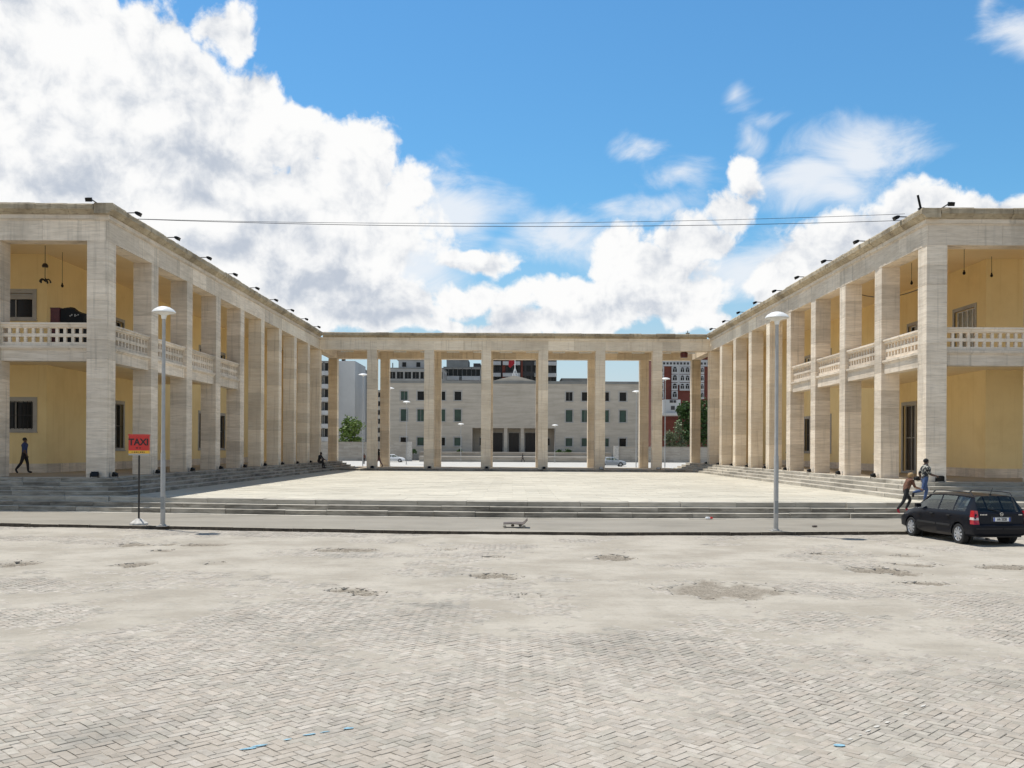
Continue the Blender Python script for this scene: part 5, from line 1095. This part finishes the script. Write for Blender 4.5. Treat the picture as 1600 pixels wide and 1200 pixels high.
# ------------------------------------------------------------------ people
def cloth(name, col, noise=.2, ns=25): return plain(name, col, .85, noise=noise, nscale=ns)
M['skin'] = plain('skin', (.27, .145, .09), .55, noise=.06); M['skind'] = plain('tanned_skin', (.10, .05, .03), .5, noise=.06); M['shoe'] = cloth('dark_shoes', (.02, .018, .018)); M['shoered'] = cloth('red_shoes', (.35, .03, .05))
M['eye'] = plain('eye', (.01, .008, .008), .2, noise=0); M['hairb'] = cloth('blond_hair', (.34, .22, .10), .3, 40); M['haird'] = cloth('black_hair', (.012, .01, .009), .3, 40)
def person(label, loc, face, height, pose, mats, hair, hairlen=0.0, zoff=0.0):
    """pose: lean, head, (thigh, shin) x2, (upper arm, forearm) x2 in degrees from hanging down, forwards positive"""
    lean, headp, tl, sl_, tr, sr, ul, fl, ur, fr = [R(a) for a in pose]; h = height / 1.75
    fw = Vector((1, 0, 0)); upv = Vector((0, 0, 1)); J = {}
    dn = lambda a, L: (fw * math.sin(a) - upv * math.cos(a)) * L * h
    ub = lambda a, L: (fw * math.sin(a) + upv * math.cos(a)) * L * h
    y = lambda v: Vector((0, v * h, 0))
    J['pelvis'] = Vector((0, 0, 0)); J['waist'] = ub(lean * .6, .14); J['chest'] = J['waist'] + ub(lean, .22); J['neckb'] = J['chest'] + ub(lean, .15); J['neck'] = J['neckb'] + ub(lean * .8 + headp * .3, .07)
    J['head'] = J['neck'] + ub(lean * .4 + headp, .10); J['crown'] = J['head'] + ub(lean * .4 + headp, .10)
    for s, th, sh, ua, fa, n_ in ((1, tl, sl_, ul, fl, 'l'), (-1, tr, sr, ur, fr, 'r')):
        J['hip' + n_] = y(.085 * s) - upv * .03 * h; J['knee' + n_] = J['hip' + n_] + dn(th, .42) + y(.01 * s); J['ankle' + n_] = J['knee' + n_] + dn(sh, .40)
        foot = sh * .8 + R(90) - (0 if sh > -.3 else .25); J['ball' + n_] = J['ankle' + n_] + dn(sh, .05) + dn(min(foot, R(95)), .12); J['toe' + n_] = J['ball' + n_] + dn(min(foot + .1, R(95)), .07)
        J['sh' + n_] = J['neckb'] + y(.165 * s) - ub(lean, .04); J['el' + n_] = J['sh' + n_] + dn(ua, .28) + y(.035 * s); J['wr' + n_] = J['el' + n_] + dn(fa, .25); J['hand' + n_] = J['wr' + n_] + dn(fa + .1, .08)
    rad = dict(pelvis=.15, waist=.135, chest=.16, neckb=.10, neck=.056, head=.092, crown=.076)
    for n_ in 'lr': rad.update({'hip' + n_: .108, 'knee' + n_: .073, 'ankle' + n_: .052, 'ball' + n_: .05, 'toe' + n_: .036, 'sh' + n_: .075, 'el' + n_: .054, 'wr' + n_: .034, 'hand' + n_: .036})
    E = [('pelvis', 'waist', 'shirt'), ('waist', 'chest', 'shirt'), ('chest', 'neckb', 'shirt'), ('neckb', 'neck', 'skin'), ('neck', 'head', 'skin'), ('head', 'crown', 'skin')]
    for n_ in 'lr': E += [('pelvis', 'hip' + n_, 'legs'), ('hip' + n_, 'knee' + n_, 'legs'), ('knee' + n_, 'ankle' + n_, 'legs'), ('ankle' + n_, 'ball' + n_, 'shoe'), ('ball' + n_, 'toe' + n_, 'shoe'), ('neckb', 'sh' + n_, 'shirt'), ('sh' + n_, 'el' + n_, 'shirt'), ('el' + n_, 'wr' + n_, 'skin'), ('wr' + n_, 'hand' + n_, 'skin')]
    names = list(J); ix = {a: i for i, a in enumerate(names)}
    lowest = min(J[a].z - rad[a] * h * .8 for a in names); base = Vector((0, 0, -lowest + zoff))
    me = bpy.data.meshes.new('tmp'); me.from_pydata([J[a] + base for a in names], [(ix[a], ix[b_]) for a, b_, _ in E], [])
    o = bpy.data.objects.new('tmp', me); C.objects.link(o); o.modifiers.new('Skin', 'SKIN'); sv = me.skin_vertices[0].data
    for a in names:
        r = rad[a] * h; sv[ix[a]].radius = (r, r)
        if a in ('pelvis', 'waist', 'chest'): sv[ix[a]].radius = (r * 1.15, r * .85)
    sv[0].use_root = True; sd = o.modifiers.new('Sub', 'SUBSURF'); sd.levels = 2; sd.render_levels = 2
    dg = bpy.context.evaluated_depsgraph_get(); body = bpy.data.meshes.new_from_object(o.evaluated_get(dg)); bpy.data.objects.remove(o)
    bm = bmesh.new(); bm.from_mesh(body); keys = ['shirt', 'skin', 'legs', 'shoe', 'eye']
    segs = [(J[a] + base, J[b_] + base, keys.index(m_)) for a, b_, m_ in E]
    for f in bm.faces:
        c_ = f.calc_center_median(); best = (9, 0)
        for a, b_, m_ in segs:
            ab = b_ - a; u = max(0, min(1, (c_ - a).dot(ab) / ab.dot(ab))); d_ = (c_ - a - ab * u).length
            if d_ < best[0]: best = (d_, m_)
        f.material_index = best[1]; f.smooth = True
    def add(mbx, mi):
        vs = [bm.verts.new(v) for v in mbx.v]
        for f in mbx.f:
            try: ff = bm.faces.new([vs[i] for i in f]); ff.material_index = mi; ff.smooth = True
            except ValueError: pass
    hd = J['head'] + base; ha = lean * .4 + headp; hf = Vector((math.cos(ha), 0, -math.sin(ha))); hu = Vector((math.sin(ha), 0, math.cos(ha)))
    k = MB(); p = hd + hf * .098 * h - hu * .012 * h; k.ball(p, .016 * h, .014 * h, .024 * h, 6, 4); [k.ball(hd + Vector((0, s * .088 * h, 0)) - hu * .005, .018 * h, .01 * h, .03 * h, 6, 4) for s in (-1, 1)]; k.ball(hd + hf * .075 * h - hu * .085 * h, .03 * h, .03 * h, .025 * h, 6, 4); add(k, 1)
    k = MB(); [k.ball(hd + hf * .088 * h + Vector((0, s * .033 * h, 0)) + hu * .015 * h, .008 * h, .012 * h, .008 * h, 6, 4) for s in (-1, 1)]; k.ball(hd + hf * .093 * h - hu * .052 * h, .006 * h, .024 * h, .005 * h, 6, 4); add(k, 4)
    for n_, s in (('l', 1), ('r', -1)):            # fingers and thumb, slightly curled
        hp_ = J['hand' + n_] + base; d_ = (J['hand' + n_] - J['wr' + n_]).normalized(); sd_ = Vector((0, 1, 0)); nrm = d_.cross(sd_).normalized(); k = MB()
        for i, L in enumerate((.062, .074, .068, .052)):
            st_ = hp_ + nrm * (i - 1.5) * .017 * h + d_ * .015 * h; mid_ = st_ + d_ * L * .55 * h - sd_ * s * .008 * h; k.tube([st_, mid_, mid_ + (d_ * .7 - sd_ * s * .6) * L * .5 * h], .0085 * h, 5, .006 * h)
        st_ = hp_ - d_ * .04 * h + nrm * -.025 * h; k.tube([st_, st_ + (nrm * -.7 + d_ * .7) * .035 * h, st_ + (nrm * -.5 + d_ * .9) * .065 * h], .010 * h, 5, .008 * h); add(k, 1)
    body.materials.clear()
    for a in keys: body.materials.append(mats[a] if a in mats else M['eye'])
    bm.to_mesh(body); bm.free()
    t = thing('person', loc, label, 'person'); t.rotation_euler.z = face; bo = bpy.data.objects.new('body', body); C.objects.link(bo); bo.parent = t
    k = MB(); cpt = hd + hu * .035 * h - hf * .018 * h; k.ball(cpt, .102 * h, .093 * h, .094 * h, 12, 8)
    if hairlen: k.ball(cpt - hf * .05 * h - hu * hairlen * .5, .085 * h, .10 * h, .05 * h + hairlen * .6, 12, 8)
    me = bpy.data.meshes.new('hair'); me.from_pydata([v + (v - cpt) * random.gauss(0, .04) for v in map(Vector, k.v)], [], k.f); me.materials.append(hair); me.polygons.foreach_set('use_smooth', [True] * len(me.polygons))
    ho = bpy.data.objects.new('hair', me); C.objects.link(ho); ho.parent = t
    return t
M['topbrown'] = cloth('rust_brown_top', (.13, .055, .03), .4, 14); M['black_cloth'] = cloth('black_cloth', (.014, .013, .013)); M['jeans'] = cloth('blue_jeans', (.05, .085, .18), .3); M['bluepolo'] = cloth('blue_shirt', (.03, .05, .14), .2)
def printed(name):
    m_, q, b = new_mat(name); pos = q.n('ShaderNodeTexCoord').outputs['Object']; c = q.mix(q.sm(q.noise(pos, 11, 3, .6).outputs[0], .5, .56), (.02, .02, .022), (.42, .40, .34)); q.t.links.new(c, b.inputs['Base Color']); b.inputs['Roughness'].default_value = .85; return m_
M['printed'] = printed('black_patterned_shirt'); M['darkskirt'] = cloth('dark_trousers', (.02, .015, .015)); M['brownclo'] = cloth('brown_shirt', (.12, .05, .03))
mk = lambda sh, lg, skin='skin', shoe='shoe': dict(shirt=M[sh], legs=M[lg], skin=M[skin], shoe=M[shoe])
a = px(1417, 792, 35.6); person('blond woman in rust-brown top and black leggings running up the steps', (a[0] - .05, 35.55, ZP + RL), R(8), 1.60, (24, 8, 38, -28, -22, -40, -28, 12, 22, 70), mk('topbrown', 'black_cloth', 'skin', 'shoered'), M['hairb'], .09)
a = px(1444, 786, 36.2); person('short-haired man in patterned black shirt and blue jeans running beside the black car', (a[0], 36.15, ZT), R(10), 1.72, (6, 4, 22, -14, -20, -78, -30, 20, 12, 75), mk('printed', 'jeans', 'skind'), M['haird'], 0)
a = px(40, 737, 45.3); person('man in blue shirt and dark trousers walking under the yellow loggia wall', (a[0], 45.2, ZF), R(5), 1.72, (2, 2, 15, 4, -16, -38, -10, 5, 12, 26), mk('bluepolo', 'darkskirt', 'skind'), M['haird'], 0)
RU_ = (ZF - ZT) / 4
a = px(503, 722, 79.5); person('person in dark clothes sitting on the step edge at the far colonnade corner', (-16.25, 79.5, ZF - .42), R(-20), 1.74, (18, 14, 78, 6, 84, -6, 35, 60, 40, 70), mk('black_cloth', 'darkskirt', 'skind'), M['haird'], 0, zoff=-.02)
person('slim person in dark top and pinkish trousers walking through the colonnade', (X_(592, 88.5), 88.5, ZG), R(170), 1.72, (3, 0, 20, 8, -18, -34, -12, 4, 14, 25), dict(shirt=M['black_cloth'], legs=cloth('dull_pink_trousers', (.20, .10, .11)), skin=M['skind'], shoe=M['shoe']), M['haird'], .05)
person('far person in brown standing beyond the first colonnade column', (X_(569, 150), 150, .02), R(90), 1.7, (2, 0, 6, 2, -5, -8, -5, 4, 5, 10), mk('brownclo', 'darkskirt', 'skind'), M['haird'], 0)
person('far person in black walking before the institute porch', (X_(817, 180), 180, .02), R(180), 1.7, (4, 0, 24, 10, -22, -36, -14, 5, 16, 30), mk('black_cloth', 'darkskirt', 'skind'), M['haird'], 0)
